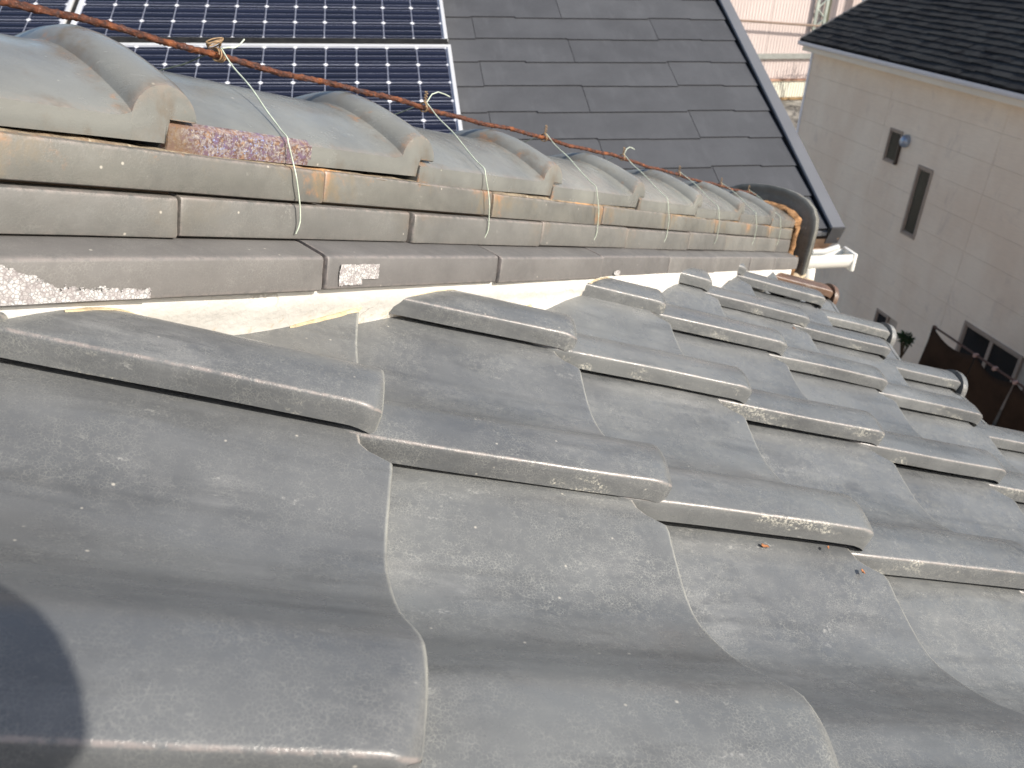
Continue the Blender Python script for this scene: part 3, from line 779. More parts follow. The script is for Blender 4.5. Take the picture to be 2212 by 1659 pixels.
# ------------------------------------------------------------------ dry leaf scraps on the tiles
def scrap(c, r, t, a, size, rz, label, up=.001):
    rs = random.Random(int(a*1e4)+c); p = surf(c, r, t, a) + N*up
    bm = bmesh.new(); n = 9; ring = []
    for k in range(n):
        th = 2*pi*k/n; q = size*(.55+.6*rs.random()); ring.append(bm.verts.new((cos(th)*q*1.5, sin(th)*q*.6, .0006+.35*q*rs.random())))
    cv = bm.verts.new((0, 0, size*.35))
    for k in range(n): bm.faces.new((cv, ring[k], ring[(k+1) % n]))
    me = bpy.data.meshes.new('dry_leaf'); bm.to_mesh(me); bm.free(); finish(me, 'leaf', None)
    o = link('dry_leaf', me, None, p, TR @ Matrix.Rotation(rz, 3, 'Z')); so_ = o.modifiers.new('thick', 'SOLIDIFY'); so_.thickness = .0005
    return tag(o, label, 'leaf')
scrap(0, 4, .118, .2585, .0038, .1, 'orange dry leaf scrap wedged under the roll of the tile right of centre', .0025)
scrap(0, 4, .026, .240, .0034, 1.2, 'curled dry leaf scrap in the corner notch of the tile right of centre', .003)
scrap(0, 4, .052, .2615, .0018, .8, 'tiny orange speck of leaf on the edge above the curled scrap', .007)
scrap(-1, 3, .02, .236, .0030, .5, 'brown leaf scrap by the right edge of the picture, under a tile roll', .003)
scrap(3, 2, .035, .246, .0030, 2., 'orange leaf scrap caught where two tiles meet near the far eave', .002)

# ------------------------------------------------------------------ neighbouring house with the solar panels
SE = Vector((.99782, -.06605, 0)); e_ = .4175; SR = Vector((.06605*cos(e_), .99782*cos(e_), sin(e_))); SN = SE.cross(SR)
SP = Vector((.552, 4.137, -.270)); SM = Matrix((SE, SR, SN)).transposed()
SPg = Vector((SP.x, SP.y, -H))
shouse = empty('solar_panel_house', (.0, 5.0, -H), 'neighbouring house whose slate grey shingle roof carries the solar panels', 'house')
def shingle_mat(name, base, var):
    M = NT(name, .72, .22); v = M.coord(); rnd = M.n('ShaderNodeObjectInfo', 'Random')
    c = M.mix(M.ramp(M.noise(v, 5, 5), .3, .7), tuple(x*(1-var) for x in base), tuple(x*(1+var) for x in base))
    c = M.mix(.5, c, M.mix(rnd, (.44, .44, .45), (.55, .55, .55)), 'OVERLAY')
    c = M.mix(M.math('MULTIPLY', M.ramp(M.noise(v, 260, 3), .6, .75), .25), c, (.3, .3, .3))
    c = M.mix(M.math('MULTIPLY', M.ramp(M.noise(M.coord((1, .25, 1)), 22, 5), .5, .75), .3), c, tuple(x*1.5 for x in base))
    M.set(Base_Color=c, Normal=M.bump(M.noise(v, 500, 3), .5, .0008)); return M.done()
MSH = shingle_mat('slate_grey_shingle', (.076, .079, .086), .10)
MEDGE = simple('shaded_cut_edge', (.016, .016, .018), .9, .1)  # shadow line under each course, painted as a near-black edge colour
def shingle_me(wd, seed):
    rs = random.Random(seed); L = .30; th = .008; pts = []; x = 0; k = 0
    tabs = [.0, .225, .45, .675, wd] if wd > .7 else [0, wd]
    low = []
    for a, b_ in zip(tabs, tabs[1:]):
        d = rs.choice((0, 0, .007, .009)); low += [(a+.0012, -d), (b_-.0012, -d)]
    b = B(); poly = [Vector((x_, y_, 0)) for x_, y_ in low] + [Vector((wd-.0012, L, 0)), Vector((.0012, L, 0))]
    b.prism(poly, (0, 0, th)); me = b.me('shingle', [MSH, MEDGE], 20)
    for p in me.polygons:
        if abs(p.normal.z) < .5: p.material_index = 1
    return me
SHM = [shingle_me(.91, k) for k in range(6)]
SW = .855
EDGE = 1.330
sc_x = SW/.91
for row in range(0, 22):
    r0 = -1.655+row*.1842
    off = .13 if row % 2 == 1 else .555
    k = -5
    for k in range(-6, 3):
        e0 = off + k*SW
        if e0 > EDGE+.0265*(r0+1.66)-.03: continue
        if e0+SW < -3.6: continue
        if row > 12 and e0 < -9: continue
        ED = EDGE+.0265*(r0+1.66); wd = min(SW, ED-e0)
        Rt = SM @ Matrix.Rotation(-.0245, 3, 'X')
        org = SP + SE*e0 + SR*r0 + SN*.0125
        if wd < .02: continue
        if wd < SW-.01:
            me = SHM[(row*3+k) % 6].copy(); bm = bmesh.new(); bm.from_mesh(me)
            g = bm.verts[:]+bm.edges[:]+bm.faces[:]; bmesh.ops.bisect_plane(bm, geom=g, plane_co=(wd*.91/SW, 0, 0), plane_no=(1, 0, 0), clear_outer=True); bm.to_mesh(me); bm.free()
        else: me = SHM[(row*3+k) % 6]
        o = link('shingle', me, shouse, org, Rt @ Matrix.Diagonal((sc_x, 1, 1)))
# roof base, verge cap, eave edge, walls, gutter
b = B(); b.prism([SP+SE*a+SR*c_-SN*.004 for a, c_ in ((-5, -1.63), (1.35, -1.63), (1.455, 2.45), (-5, 2.45))], -SN*.05)
TT2 = SP+SR*2.45; b.prism([SP+SE*-5+SR*2.45, SP+SE*1.4+SR*2.45, SP+SE*1.4+SR*2.45+Vector((0, 3.4, -1.6)), SP+SE*-5+SR*2.45+Vector((0, 3.4, -1.6))], (0, 0, -.05))
link('roof_base', b.me('roof_base', simple('roof_felt', (.03, .03, .033), .9, .1), 20), shouse)
MCAP = simple('grey_painted_metal', (.155, .160, .172), .45, .4, var=.05, scale=4)
b = B()
prof = [(1.336, .026), (1.336, .031), (1.340, .0345), (1.389, .0345), (1.393, .030), (1.393, -.045), (1.358, -.045), (1.358, .026)]
b.prism([SP+SE*a+SN*c_+SR*-1.672 for a, c_ in prof], SR*4.13+SE*.109); link('verge_cap', b.me('verge_cap', MCAP, 30), shouse)
b = B(); b.prism([SP+SE*a+SN*c_+SR*-1.6735 for a, c_ in ((1.338, -.043), (1.338, .033), (1.391, .033), (1.391, -.043))], -SR*.003); link('verge_end_plate', b.me('verge_end_plate', simple('dark_grey_metal', (.06, .06, .065), .4, .5), 30), shouse)
b = B(); b.box((-5, -1.668, -.012), (1.334, -1.60, .006)); 
link('eave_flashing', b.me('eave_flashing', MCAP, 30), shouse, SP, SM)
MWD = simple('dark_brown_wall', (.075, .058, .055), .8, .2, var=.1, scale=3)
Ec = SP + SR*-1.66
ez = Ec.z
b = B(); b.prism([Ec+SE*-5+SR*.06-SN*.03, Ec+SE*1.40+SR*.06-SN*.03, Ec+SE*1.40+SR*.06-SN*.03+Vector((0, .30, 0)), Ec+SE*-5+SR*.06-SN*.03+Vector((0, .3, 0))], (0, 0, -.012)); link('soffit', b.me('soffit', MWD, 20), shouse)
b = B(); b.prism([Ec+SE*-5+Vector((0, .045, -.03)), Ec+SE*1.36+Vector((0, .045, -.03)), Ec+SE*1.36+Vector((0, .045, -.13)), Ec+SE*-5+Vector((0, .045, -.13))], (0, .02, 0)); link('fascia_board', b.me('fascia', MWD, 20), shouse)
b = B(); w0 = Ec+SE*-5+Vector((0, .36, 0)); w1 = Ec+SE*1.10+Vector((0, .36, 0)); zt = -H
A = [Vector((w0.x, w0.y, zt)), Vector((w1.x, w1.y, zt)), Vector((w1.x, w1.y, ez-.05)), Vector((w0.x, w0.y, ez-.05))]
b.prism(A, Vector((.066*6, 6, 0))); link('wall', b.me('wall', simple('taupe_wall', (.16, .13, .125), .8, .2, var=.06, scale=2), 20), shouse)
# white gutter with rolled ribs and end cap, elbow below
def gut_prof(r_):
    P = [(-.035, .010), (-.038, -.006), (-.034, -.026), (-.026, -.036), (-.020, -.040), (.025, -.046), (.030, -.04), (.033, -.002), (.030, .006), (.028, -.002), (.026, -.036), (-.018, -.034), (-.028, -.022), (-.031, 0)]
    return [(a*r_, c_*r_) for a, c_ in P]
MG = simple('white_gutter_plastic', (.80, .80, .76), .35, .5, var=.03, scale=6)
gdir = SE; g0 = Ec + SE*-4 + Vector((0, -.030, -.078)); gout = Vector((-.066, -1, 0)).normalized()
b = B(); b.prism([g0 - gout*a*1.0 + Vector((0, 0, c_+.0)) for a, c_ in gut_prof(1.15)], SE*(1.425+4-.0)); link('gutter', b.me('gutter', MG, 30), shouse)
ge = Ec + SE*1.425 + Vector((0, -.030, -.078)); b = B(); b.box((-.004, -.045, -.056), (.012, .045, .014)); b.bevel(.005, 2); link('gutter_end_cap', b.me('gutter_end', MG, 40), shouse, ge, Matrix((SE, Vector((.066, .998, 0)), Vector((0, 0, 1)))).transposed())
b = B(); b.tube([ge+SE*-.16+Vector((0, .0, -.045)), ge+SE*-.155+Vector((0, 0, -.10)), ge+SE*-.165+Vector((0, .03, -.15)), ge+SE*-.20+Vector((0, .14, -.20)), ge+SE*-.22+Vector((0, .30, -.26)), ge+SE*-.22+Vector((0, .31, -.5)), ge+SE*-.22+Vector((0, .31, -5.5))], .034, 16); link('downpipe', b.me('downpipe', MG, 50), shouse)
b = B(); b.prism([Ec+SE*1.30+Vector((0, .02, -.035)), Ec+SE*1.385+Vector((0, -.01, -.022)), Ec+SE*1.36+Vector((0, .03, -.085)), Ec+SE*1.30+Vector((0, .03, -.088))], (0, .03, 0)); link('trim_board', b.me('trim_board', simple('peach_wood', (.62, .40, .26), .7, .2), 20), shouse)
b = B(); b.tube([Ec+SE*1.29+Vector((0, -.01, -.075)), Ec+SE*1.33+Vector((0, -.02, -.070)), Ec+SE*1.385+Vector((0, -.02, -.052))], .011, 10); link('gutter_bracket', b.me('gutter_bracket', MG, 40), shouse)

# ------------------------------------------------------------------ solar panels
def cell_mat():
    M = NT('navy_solar_cell', .25, .22); v = M.n('ShaderNodeTexCoord', 3); sx = M.n('ShaderNodeSeparateXYZ', 1, i0=v)
    rnd = M.n('ShaderNodeObjectInfo', 'Random')
    c = M.mix(rnd, (.006, .0075, .015), (.009, .011, .023))
    y = M.math('MODULO', M.math('ADD', sx, .0625), .0417); d = M.math('ABSOLUTE', M.math('SUBTRACT', y, .0208))
    c = M.mix(M.ramp(d, .0009, .0016, 1, 0), c, (.20, .21, .27))
    y2 = M.math('MODULO', M.math('ADD', sx, .0625), .0417); d2 = M.math('ABSOLUTE', M.math('SUBTRACT', y2, .007)); c = M.mix(M.ramp(d2, .001, .0045, .55, 0), c, (.035, .04, .07))
    M.set(Base_Color=c); return M.done()
MC = cell_mat()
MFR = simple('silver_panel_frame', (.72, .73, .74), .35, .5, .3, var=.04, scale=5)
MBK = simple('white_back_sheet', (.34, .36, .44), .35, .5, var=.03, scale=5)
cb = B(); q = .0612; k_ = .0095
cb.prism([Vector(p) for p in ((-q+k_, -q, 0), (q-k_, -q, 0), (q, -q+k_, 0), (q, q-k_, 0), (q-k_, q, 0), (-q+k_, q, 0), (-q, q-k_, 0), (-q, -q+k_, 0))], (0, 0, .0012)); CELL = cb.me('solar_cell', MC, None)
dm = B(); dm.prism([Vector(p) for p in ((-.011, 0, 0), (0, -.011, 0), (.011, 0, 0), (0, .011, 0))], (0, 0, .0008)); DIAM = dm.me('white_diamond', simple('white_sheet', (.80, .81, .84), .4, .5, var=.02), None)
def panel(e0, r0, label, wd=1.555, ht=.806):
    """e0,r0 = lower right corner on the roof plane"""
    org = SP + SE*e0 + SR*r0 + SN*.075
    root = empty('solar_module', org, label, 'solar panel', 'solar panels on the neighbouring roof')
    f = .016
    b = B(); b.box((-wd, 0, -.035), (0, f, .004)); b.box((-wd, ht-f, -.035), (0, ht, .004)); b.box((-wd, f+.0005, -.035), (-wd+f, ht-f-.0005, .004)); b.box((-f, f+.0005, -.035), (0, ht-f-.0005, .004)); b.bevel(.0012, 1)
    link('frame', b.me('frame', MFR, 30), root, org, SM)
    b = B(); b.box((-wd+f, f, -.020), (-f, ht-f, -.003)); link('back_sheet', b.me('back_sheet', MBK, 30), root, org, SM)
    px = (wd-2*f-.010)/12; py = (ht-2*f-.008)/6
    for i in range(12):
        for j in range(6):
            if r0+ j*py < -1.35: continue
            c_ = org + SM @ Vector((-f-.005-(i+.5)*px, f+.004+(j+.5)*py, -.0028)); link('solar_cell', CELL, root, c_, SM)
    bm = bmesh.new()
    for i in range(0, 13):
        for j in range(0, 7):
            x = -f-.005-i*px; y = f+.004+j*py; r_ = .0098; z = -.0012
            if i in (0, 12): r_ *= .8
            pts = [bm.verts.new((max(-wd+f+.001, min(-f-.001, x+a)), max(f+.001, min(ht-f-.001, y+c_)), z)) for a, c_ in ((-r_, 0), (0, -r_), (r_, 0), (0, r_))]
            bm.faces.new(pts)
    ex = bmesh.ops.extrude_face_region(bm, geom=bm.faces[:]); bmesh.ops.translate(bm, vec=(0, 0, -.0012), verts=[g for g in ex['geom'] if isinstance(g, bmesh.types.BMVert)])
    me = bpy.data.meshes.new('white_gaps'); bm.to_mesh(me); bm.free(); wg = link('white_gaps', finish(me, DIAM.materials[0], None), root, org, SM); wg['kind'] = 'stuff'
    b = B(); b.box((-wd+.2, ht*.2, -.072), (-wd+.24, ht*.2+.04, -.036)); b.box((-.24, ht*.2, -.072), (-.20, ht*.2+.04, -.036)); b.box((-.24, ht*.8, -.072), (-.20, ht*.8+.04, -.036)); b.box((-wd+.2, ht*.8, -.072), (-wd+.24, ht*.8+.04, -.036)); link('mounting_feet', b.me('mounting_feet', MFR, 30), root, org, SM)
panel(-.004, -.490, 'upper right solar panel, its white edge beside the dark shingles, above the dark gap')
panel(.004, -.490-.030-.806, 'lower solar panel, half hidden behind the ridge and crossed by the rusty rod')
panel(-.004-1.580, -.490, 'solar panel in the top left corner of the picture, left of the dark gap')
panel(.004-1.580, -.490-.030-.806, 'lower left solar panel, almost wholly hidden behind the nearest crown tile')
b = B(); b.box((-3.1, -.5195, .01), (-.006, -.4795, .0812)); b.box((-1.5835, -.489, .01), (-1.5595, .32, .068)); b.box((-1.5755, -1.325, .01), (-1.5515, -.521, .068)); o = link('gap_shade_strip', b.me('gap_shade_strip', simple('black_gap_shade', (.015, .014, .012), .6, .3, var=.5, scale=30), 20), None, SP, SM)
tag(o, 'black strip standing in for shade in the gap between upper and lower solar panels', 'rail')  # black strips added to fill the panel gaps in place of their shade

# ------------------------------------------------------------------ beige house on the right
az = .0369; T = Vector((sin(az), cos(az), 0)); NW = Vector((cos(az), -sin(az), 0)); ZA = Vector((0, 0, 1))
def PW(t, z, D=8.5): return NW*D + T*t + Vector((0, 0, z))
WM = Matrix((T, NW, ZA)).transposed()
bh = empty('beige_house', PW(11, -H, 11), 'beige two storey house with dark shingle roof and narrow windows on the right', 'house')
def siding_mat():
    M = NT('beige_siding', .8, .25); g = M.n('ShaderNodeNewGeometry', 0); v = M.coord((1, 1, 1), rnd=False); rnd = M.n('ShaderNodeObjectInfo', 'Random')
    gm = M.n('ShaderNodeMapping', i0=g, i3=(1, 1, .55))
    c = M.mix(M.ramp(M.noise(gm, 1.6, 6, .6), .3, .7), (.82, .67, .525), (.90, .77, .62))
    c = M.mix(.16, c, M.mix(rnd, (.47, .47, .47), (.53, .53, .53)), 'OVERLAY')
    c = M.mix(M.math('MULTIPLY', M.ramp(M.noise(gm, 3.3, 6, .7, .4), .56, .74), .30), c, (.48, .38, .33))
    c = M.mix(M.ramp(M.n('ShaderNodeTexNoise', Vector=M.n('ShaderNodeMapping', i0=g, i3=(1, 1, 40)), Scale=5, Detail=3), .4, .6, 0, .12), c, (.42, .36, .30))
    M.set(Base_Color=c)
    wv = M.n('ShaderNodeTexWave', props={'bands_direction': 'Z'}, Vector=g, Scale=9.0, Distortion=1.5, Detail=2)
    M.set(Normal=M.bump(wv, .12, .004)); return M.done()
MS = siding_mat()
b = B(); b.prism([PW(3, -H, 8.575), PW(14.80, -H, 8.575), PW(14.80, -1.74, 8.575), PW(3, -1.74, 8.575)], NW*5.5); link('wall_core', b.me('wall_core', simple('dark_joint', (.20, .17, .14), .9, .1), 20), bh)
PWD, PHT = 2.60, .420
joint_t = [14.81, 12.15, 9.57, 6.97, 4.37]
zrow = -1.757; wins = [(11.61, 11.95, -3.11, -2.59), (10.675, 11.035, -4.06, -2.966), (6.9, 9.12, -5.9, -4.76), (10.5, 11.09, -5.95, -5.435)]
zs = [-1.757]
while zs[-1] > -H: zs.append(zs[-1]-PHT)
for k, (z1, z0) in enumerate(zip(zs, zs[1:])):
    for t1, t0 in zip(joint_t, joint_t[1:]):
        rects = [(t0+.004, t1-.004)]
        # leave window openings: split the panel into the pieces left and right of the opening
        ws = [w_ for w_ in wins if w_[0] < t1 and w_[1] > t0 and w_[2] < z1-.003 and w_[3] > z0+.003]
        b = B(); cells = [(t0+.002, t1-.002, z0+.0012, z1-.0012)]
        for w_ in ws:
            nc = []
            for (a0, a1, c0, c1) in cells:
                x0, x1, y0, y1 = max(a0, w_[0]), min(a1, w_[1]), max(c0, w_[2]), min(c1, w_[3])
                if x0 >= x1 or y0 >= y1: nc.append((a0, a1, c0, c1)); continue
                if a0 < x0: nc.append((a0, x0, c0, c1))
                if x1 < a1: nc.append((x1, a1, c0, c1))
                if c0 < y0: nc.append((x0, x1, c0, y0))
                if y1 < c1: nc.append((x0, x1, y1, c1))
            cells = nc
        for (a0, a1, c0, c1) in cells:
            b = B(); b.box((a0, 0, c0), (a1, .018, c1)); link('siding_panel', b.me('siding_panel', MS, 20), bh, NW*8.5, WM)
b = B()
for (x0_, x1_, zA, zB) in ((3, 14.8, -2.58, -1.745), (3, 10.66, -4.07, -2.58), (11.05, 11.60, -4.07, -2.58), (11.96, 14.8, -4.07, -2.58), (3, 14.8, -4.74, -4.07), (9.14, 10.73, -H, -4.74), (11.1, 14.8, -H, -4.74), (3, 7.95, -H, -4.74)): b.box((x0_, .020, zA+.001), (x1_, .05, zB-.001))
link('sheathing', b.me('sheathing', simple('joint_sealant', (.46, .39, .32), .9, .1), 20), bh, NW*8.5, WM)
b = B(); b.box((14.805, -.012, -H), (14.87, .05, -1.76)); link('corner_trim', b.me('corner_trim', simple('corner_trim', (.80, .78, .80), .5, .4), 20), bh, NW*8.5, WM)
MFRM = simple('bronze_window_frame', (.33, .26, .21), .45, .5, var=.06, scale=5)
MGL = simple('window_glass', (.016, .020, .015), .25, .35, var=.5, scale=1.2)
MGD = simple('dark_window_glass', (.006, .006, .007), .25, .3, var=.5, scale=1.2)
def window(t0, t1, z0, z1, glass, split=False, proj=.025, fr=.045):
    b = B(); y0 = -proj*.6; y1 = .06
    b.box((t0, y0, z0), (t0+fr, y1, z1)); b.box((t1-fr, y0, z0), (t1, y1, z1)); b.box((t0+fr+.001, y0, z1-fr), (t1-fr-.001, y1, z1)); b.box((t0+fr+.001, y0, z0), (t1-fr-.001, y1, z0+fr)); b.bevel(.004, 1)
    wf = link('window', b.me('window', MFRM, 30), bh, NW*8.5, WM)
    b = B(); f2 = fr+.020; yy = .004
    b.box((t0+fr, yy, z0+fr), (t0+f2, .05, z1-fr)); b.box((t1-f2, yy, z0+fr), (t1-fr, .05, z1-fr)); b.box((t0+f2+.001, yy, z1-f2), (t1-f2-.001, .05, z1-fr)); b.box((t0+f2+.001, yy, z0+fr), (t1-f2-.001, .05, z0+f2))
    if split: tm = (t0+t1)/2; b.box((tm-.03, yy-.006, z0+f2), (tm+.03, .05, z1-f2))
    sub('sash', b.me('sash', MFRM, 30), wf, bh, NW*8.5, WM)
    if split:
        tm = (t0+t1)/2
        for a, c_ in ((t0+f2, tm-.03), (tm+.03, t1-f2)):
            b = B(); b.box((a, .012, z0+f2), (c_, .018, z1-f2)); sub('pane', b.me('pane', glass, 20), wf, bh, NW*8.5, WM)
    else:
        b = B(); b.box((t0+f2, .012, z0+f2), (t1-f2, .018, z1-f2)); sub('pane', b.me('pane', glass, 20), wf, bh, NW*8.5, WM)
    return wf
w1 = window(11.605, 11.955, -3.115, -2.585, MGL, fr=.035); w1['label'] = 'small upper window'
w2 = window(10.67, 11.04, -4.065, -2.961, MGL, fr=.045); w2['label'] = 'tall narrow window'
w3 = window(7.96, 9.125, -5.60, -4.755, MGD, True, fr=.05); w3['label'] = 'wide dark sliding window'
w4 = window(10.74, 11.09, -5.95, -5.435, MGD, fr=.04); w4['label'] = 'low small window'
# opened side of the small upper window and a round vent hood beside it
b = B(); b.box((11.565, -.05, -3.10), (11.603, .02, -2.66)); link('window_side_box', b.me('window_side_box', simple('dark_brown_metal', (.06, .045, .035), .5, .4), 20), bh, NW*8.5, WM)
def hood():
    bm = bmesh.new(); n = 20; m_ = 8; rings = []
    for j in range(m_+1):
        a = pi/2*j/m_; r_ = .085*cos(a)+.002; y = -.03-.085*sin(a)
        rings.append([bm.verts.new((r_*cos(2*pi*k/n), y, r_*1.15*sin(2*pi*k/n))) for k in range(n)])
    rings.insert(0, [bm.verts.new((.088*cos(2*pi*k/n), .0, .10*sin(2*pi*k/n))) for k in range(n)])
    for a, b_ in zip(rings, rings[1:]):
        for k in range(n): bm.faces.new((a[k], a[(k+1) % n], b_[(k+1) % n], b_[k]))
    bm.faces.new(rings[-1]); bmesh.ops.recalc_face_normals(bm, faces=bm.faces); me = bpy.data.meshes.new('vent_hood'); bm.to_mesh(me); bm.free(); return finish(me, simple('steel_vent_hood', (.34, .40, .50), .3, .6, .6), 40)
link('vent_hood', hood(), bh, PW(11.47, -2.70, 8.5), WM)
# eave: soffit, fascia, gutter, brackets
ML = simple('pale_beige_trim', (.78, .70, .58), .6, .3, var=.04, scale=3)
b = B(); b.box((3, -.02, -1.775), (14.72, .02, -1.742)); b.box((3, -.27, -1.742), (14.72, .02, -1.720)); link('soffit', b.me('soffit', ML, 20), bh, NW*8.5, WM)
b = B(); b.box((3, -.285, -1.742), (14.74, -.262, -1.590)); link('fascia_board', b.me('fascia', ML, 20), bh, NW*8.5, WM)
b = B()
gp = [(-.29, -1.575), (-.291, -1.625), (-.300, -1.645), (-.325, -1.655), (-.352, -1.650), (-.368, -1.632), (-.373, -1.600), (-.373, -1.578), (-.366, -1.578), (-.366, -1.600), (-.360, -1.628), (-.345, -1.640), (-.325, -1.645), (-.305, -1.636), (-.298, -1.62), (-.297, -1.575)]
b.prism([Vector((3, a, c_)) for a, c_ in gp], (11.80, 0, 0)); link('gutter', b.me('gutter', simple('pale_gutter', (.66, .66, .70), .35, .5, var=.03), 40), bh, NW*8.5, WM)
for k in range(24):
    t = 14.6-k*.455; b = B(); b.box((t-.018, -.36, -1.592), (t+.018, -.28, -1.580)); b.box((t-.018, -.30, -1.600), (t+.018, -.285, -1.56)); link('gutter_bracket', b.me('gutter_bracket', simple('black_bracket', (.02, .02, .022), .5, .4) if k == 0 else bpy.data.materials['black_bracket'], 20), bh, NW*8.5, WM)
# shingle roof plane rising away from the eave
ra = radians(29.3); RV = NW*cos(ra)+ZA*sin(ra); RN = (-NW*sin(ra)+ZA*cos(ra)); RM = Matrix((T, RV, RN)).transposed()
RO = PW(0, -1.548, 8.15)
def roof_shingles():
    bm = bmesh.new(); rs = random.Random(3)
    for row in range(34):
        y = row*.145; t = 14.72; k = 0
        while t > 2.6:
            wd = rs.uniform(.16, .34); a0, a1 = t-wd+.004, t; dz = rs.uniform(0, .012); lo = rs.uniform(-.012, .012)
            z0 = .014+dz; z1 = .002
            v = [bm.verts.new(p) for p in ((a0, y+lo, z0), (a1, y+lo, z0), (a1, y+.165, z1+.002), (a0, y+.165, z1+.002), (a0, y+lo, -.006), (a1, y+lo, -.006))]
            bm.faces.new(v[:4]); bm.faces.new((v[0], v[4], v[5], v[1])); t -= wd
    me = bpy.data.meshes.new('shingles'); bm.to_mesh(me); bm.free(); return me
def dark_sh():
    M = NT('charcoal_shingle', .9, .15); v = M.coord(rnd=False); 
    br = M.n('ShaderNodeTexVoronoi', 1, Vector=M.n('ShaderNodeMapping', i0=v, i3=(3.6, 6.9, 1)), Scale=1.)
    f = M.n('ShaderNodeSeparateColor', 0, i0=br)
    c = M.mix(f, (.014, .014, .016), (.042, .043, .043)); c = M.mix(M.ramp(M.noise(v, 6, 6, .7), .3, .7, 0, .5), c, (.055, .056, .055))
    M.set(Base_Color=c); return M.done()
me = roof_shingles(); finish(me, dark_sh(), None); o = link('roof_shingles', me, bh, RO, RM); o['kind'] = 'stuff'
b = B(); b.box((2.6, -.005, -.05), (14.72, 5.0, -.008)); link('roof_base', b.me('roof_base', simple('roof_board_dark', (.02, .02, .022), .9, .1), 20), bh, RO, RM)
b = B(); b.box((14.722, -.02, -.09), (14.76, 5.0, .022)); link('rake_trim', b.me('rake_trim', simple('rake_trim_grey', (.16, .16, .16), .6, .3), 20), bh, RO, RM)

# ------------------------------------------------------------------ brown canvas screen, plant, at the foot of the beige house
sc = empty('canvas_screen', PW(6.5, -H, 7.0), 'dark brown canvas screen hung on a rail in front of the beige wall', 'screen')
MCV = NT('brown_canvas', .9, .1); v = MCV.coord(rnd=False); MCV.set(Base_Color=MCV.mix(MCV.ramp(MCV.noise(v, 2.2, 5, .6), .3, .7), (.020, .012, .008), (.042, .026, .017)))
MCV = MCV.done()
def canvas(t0, t1, seed):
    Vv = []; Fc = []; nx, nz = 30, 24
    for i in range(nx+1):
        for j in range(nz+1):
            t = t0+(t1-t0)*i/nx; f = j/nz; z = -4.235-f*2.6 + (-.05*sin(pi*i/nx) if j == 0 else 0)
            y = -.25*f + .05*noise.noise(Vector((t*2.2, f*3, seed)))*(.3+f) + .03*sin(t*9+seed)*f
            Vv.append((t, y, z - .045*sin(pi*((t-t0)/(t1-t0)))*(1-f)))
    for i in range(nx):
        for j in range(nz):
            p = i*(nz+1)+j; Fc.append((p, p+1, p+nz+2, p+nz+1))
    o = link('canvas_sheet', mesh('canvas_sheet', Vv, Fc, MCV, 60), sc, NW*7.0, WM); m_ = o.modifiers.new('thick', 'SOLIDIFY'); m_.thickness = .004
canvas(7.20, 7.98, 1); canvas(6.55, 7.18, 2); canvas(5.7, 6.53, 5); canvas(4.9, 5.68, 9)
b = B(); b.tube([NW*7.012+T*8.0+ZA*-4.228, NW*7.012+T*4.8+ZA*-4.228], .014, 10); link('rail', b.me('rail', simple('brown_rail', (.07, .035, .025), .5, .4), 40), sc)
for t in (7.99, 6.4, 4.9): b = B(); b.box((t-.02, .004, -H), (t+.02, .04, -4.22)); link('post', b.me('post', simple('screen_post', (.05, .035, .03), .7, .3) if t == 7.99 else bpy.data.materials['screen_post'], 20), sc, NW*7.0, WM)
for t in (7.19, 6.86, 6.53, 5.69): b = B(); b.box((t-.018, -.03, -4.25), (t+.018, .03, -4.205)); b.bevel(.006, 1); link('clip', b.me('clip', simple('pinkish_clip', (.30, .20, .18), .5, .4) if t == 7.19 else bpy.data.materials['pinkish_clip'], 30), sc, NW*7.0, WM)
MLF = simple('dark_green_leaf', (.035, .06, .022), .6, .3, var=.5, scale=30); MLP = simple('pale_green_leaf', (.22, .32, .20), .6, .3, var=.3, scale=30)
def shrub(p, r_, n, mat, label, seed, stem_h):
    rs = random.Random(seed); root = empty('shrub', (p.x, p.y, -H), label, 'shrub')
    b = B(); b.tube([Vector((p.x, p.y, -H)), Vector((p.x+.02, p.y, -H+stem_h*.5)), Vector((p.x, p.y+.02, p.z))], .018, 8)
    for k in range(7): a = rs.uniform(0, 6.28); b.tube([Vector((p.x, p.y, p.z-.35)), p+Vector((cos(a)*r_*.7, sin(a)*r_*.7, rs.uniform(-.1, r_*.6)))], .006, 5)
    link('stem', b.me('stem', simple('shrub_stem', (.08, .06, .04), .9, .1), 50), root)
    bm = bmesh.new()
    for k in range(n):
        d = Vector((rs.gauss(0, 1), rs.gauss(0, 1), rs.gauss(0, .9))).normalized()*r_*rs.uniform(.2, 1)**.6*rs.uniform(.7, 1.15); c_ = p+d; L = rs.uniform(.05, .11); a = (d.normalized()+Vector((rs.uniform(-.5, .5), rs.uniform(-.5, .5), rs.uniform(-.3, .6)))).normalized(); s_ = a.orthogonal().normalized()*L*.17
        bm.faces.new([bm.verts.new(q_) for q_ in (c_-a*L*.5, c_+s_, c_+a*L*.5, c_-s_)])
    me = bpy.data.meshes.new('leaves'); bm.to_mesh(me); bm.free(); link('leaves', finish(me, mat, None), root)
shrub(PW(9.35, -5.12, 7.8), .12, 200, MLF, 'dark green shrub seen just beyond the eave, left of the brown screen', 3, 2.2)
shrub(Vector((1.62, 2.25, -1.10))+Vector((3.2, 4.0, -2.35)), .12, 120, MLP, 'tip of a pale green shrub poking up behind the eave tiles', 5, 3.5)

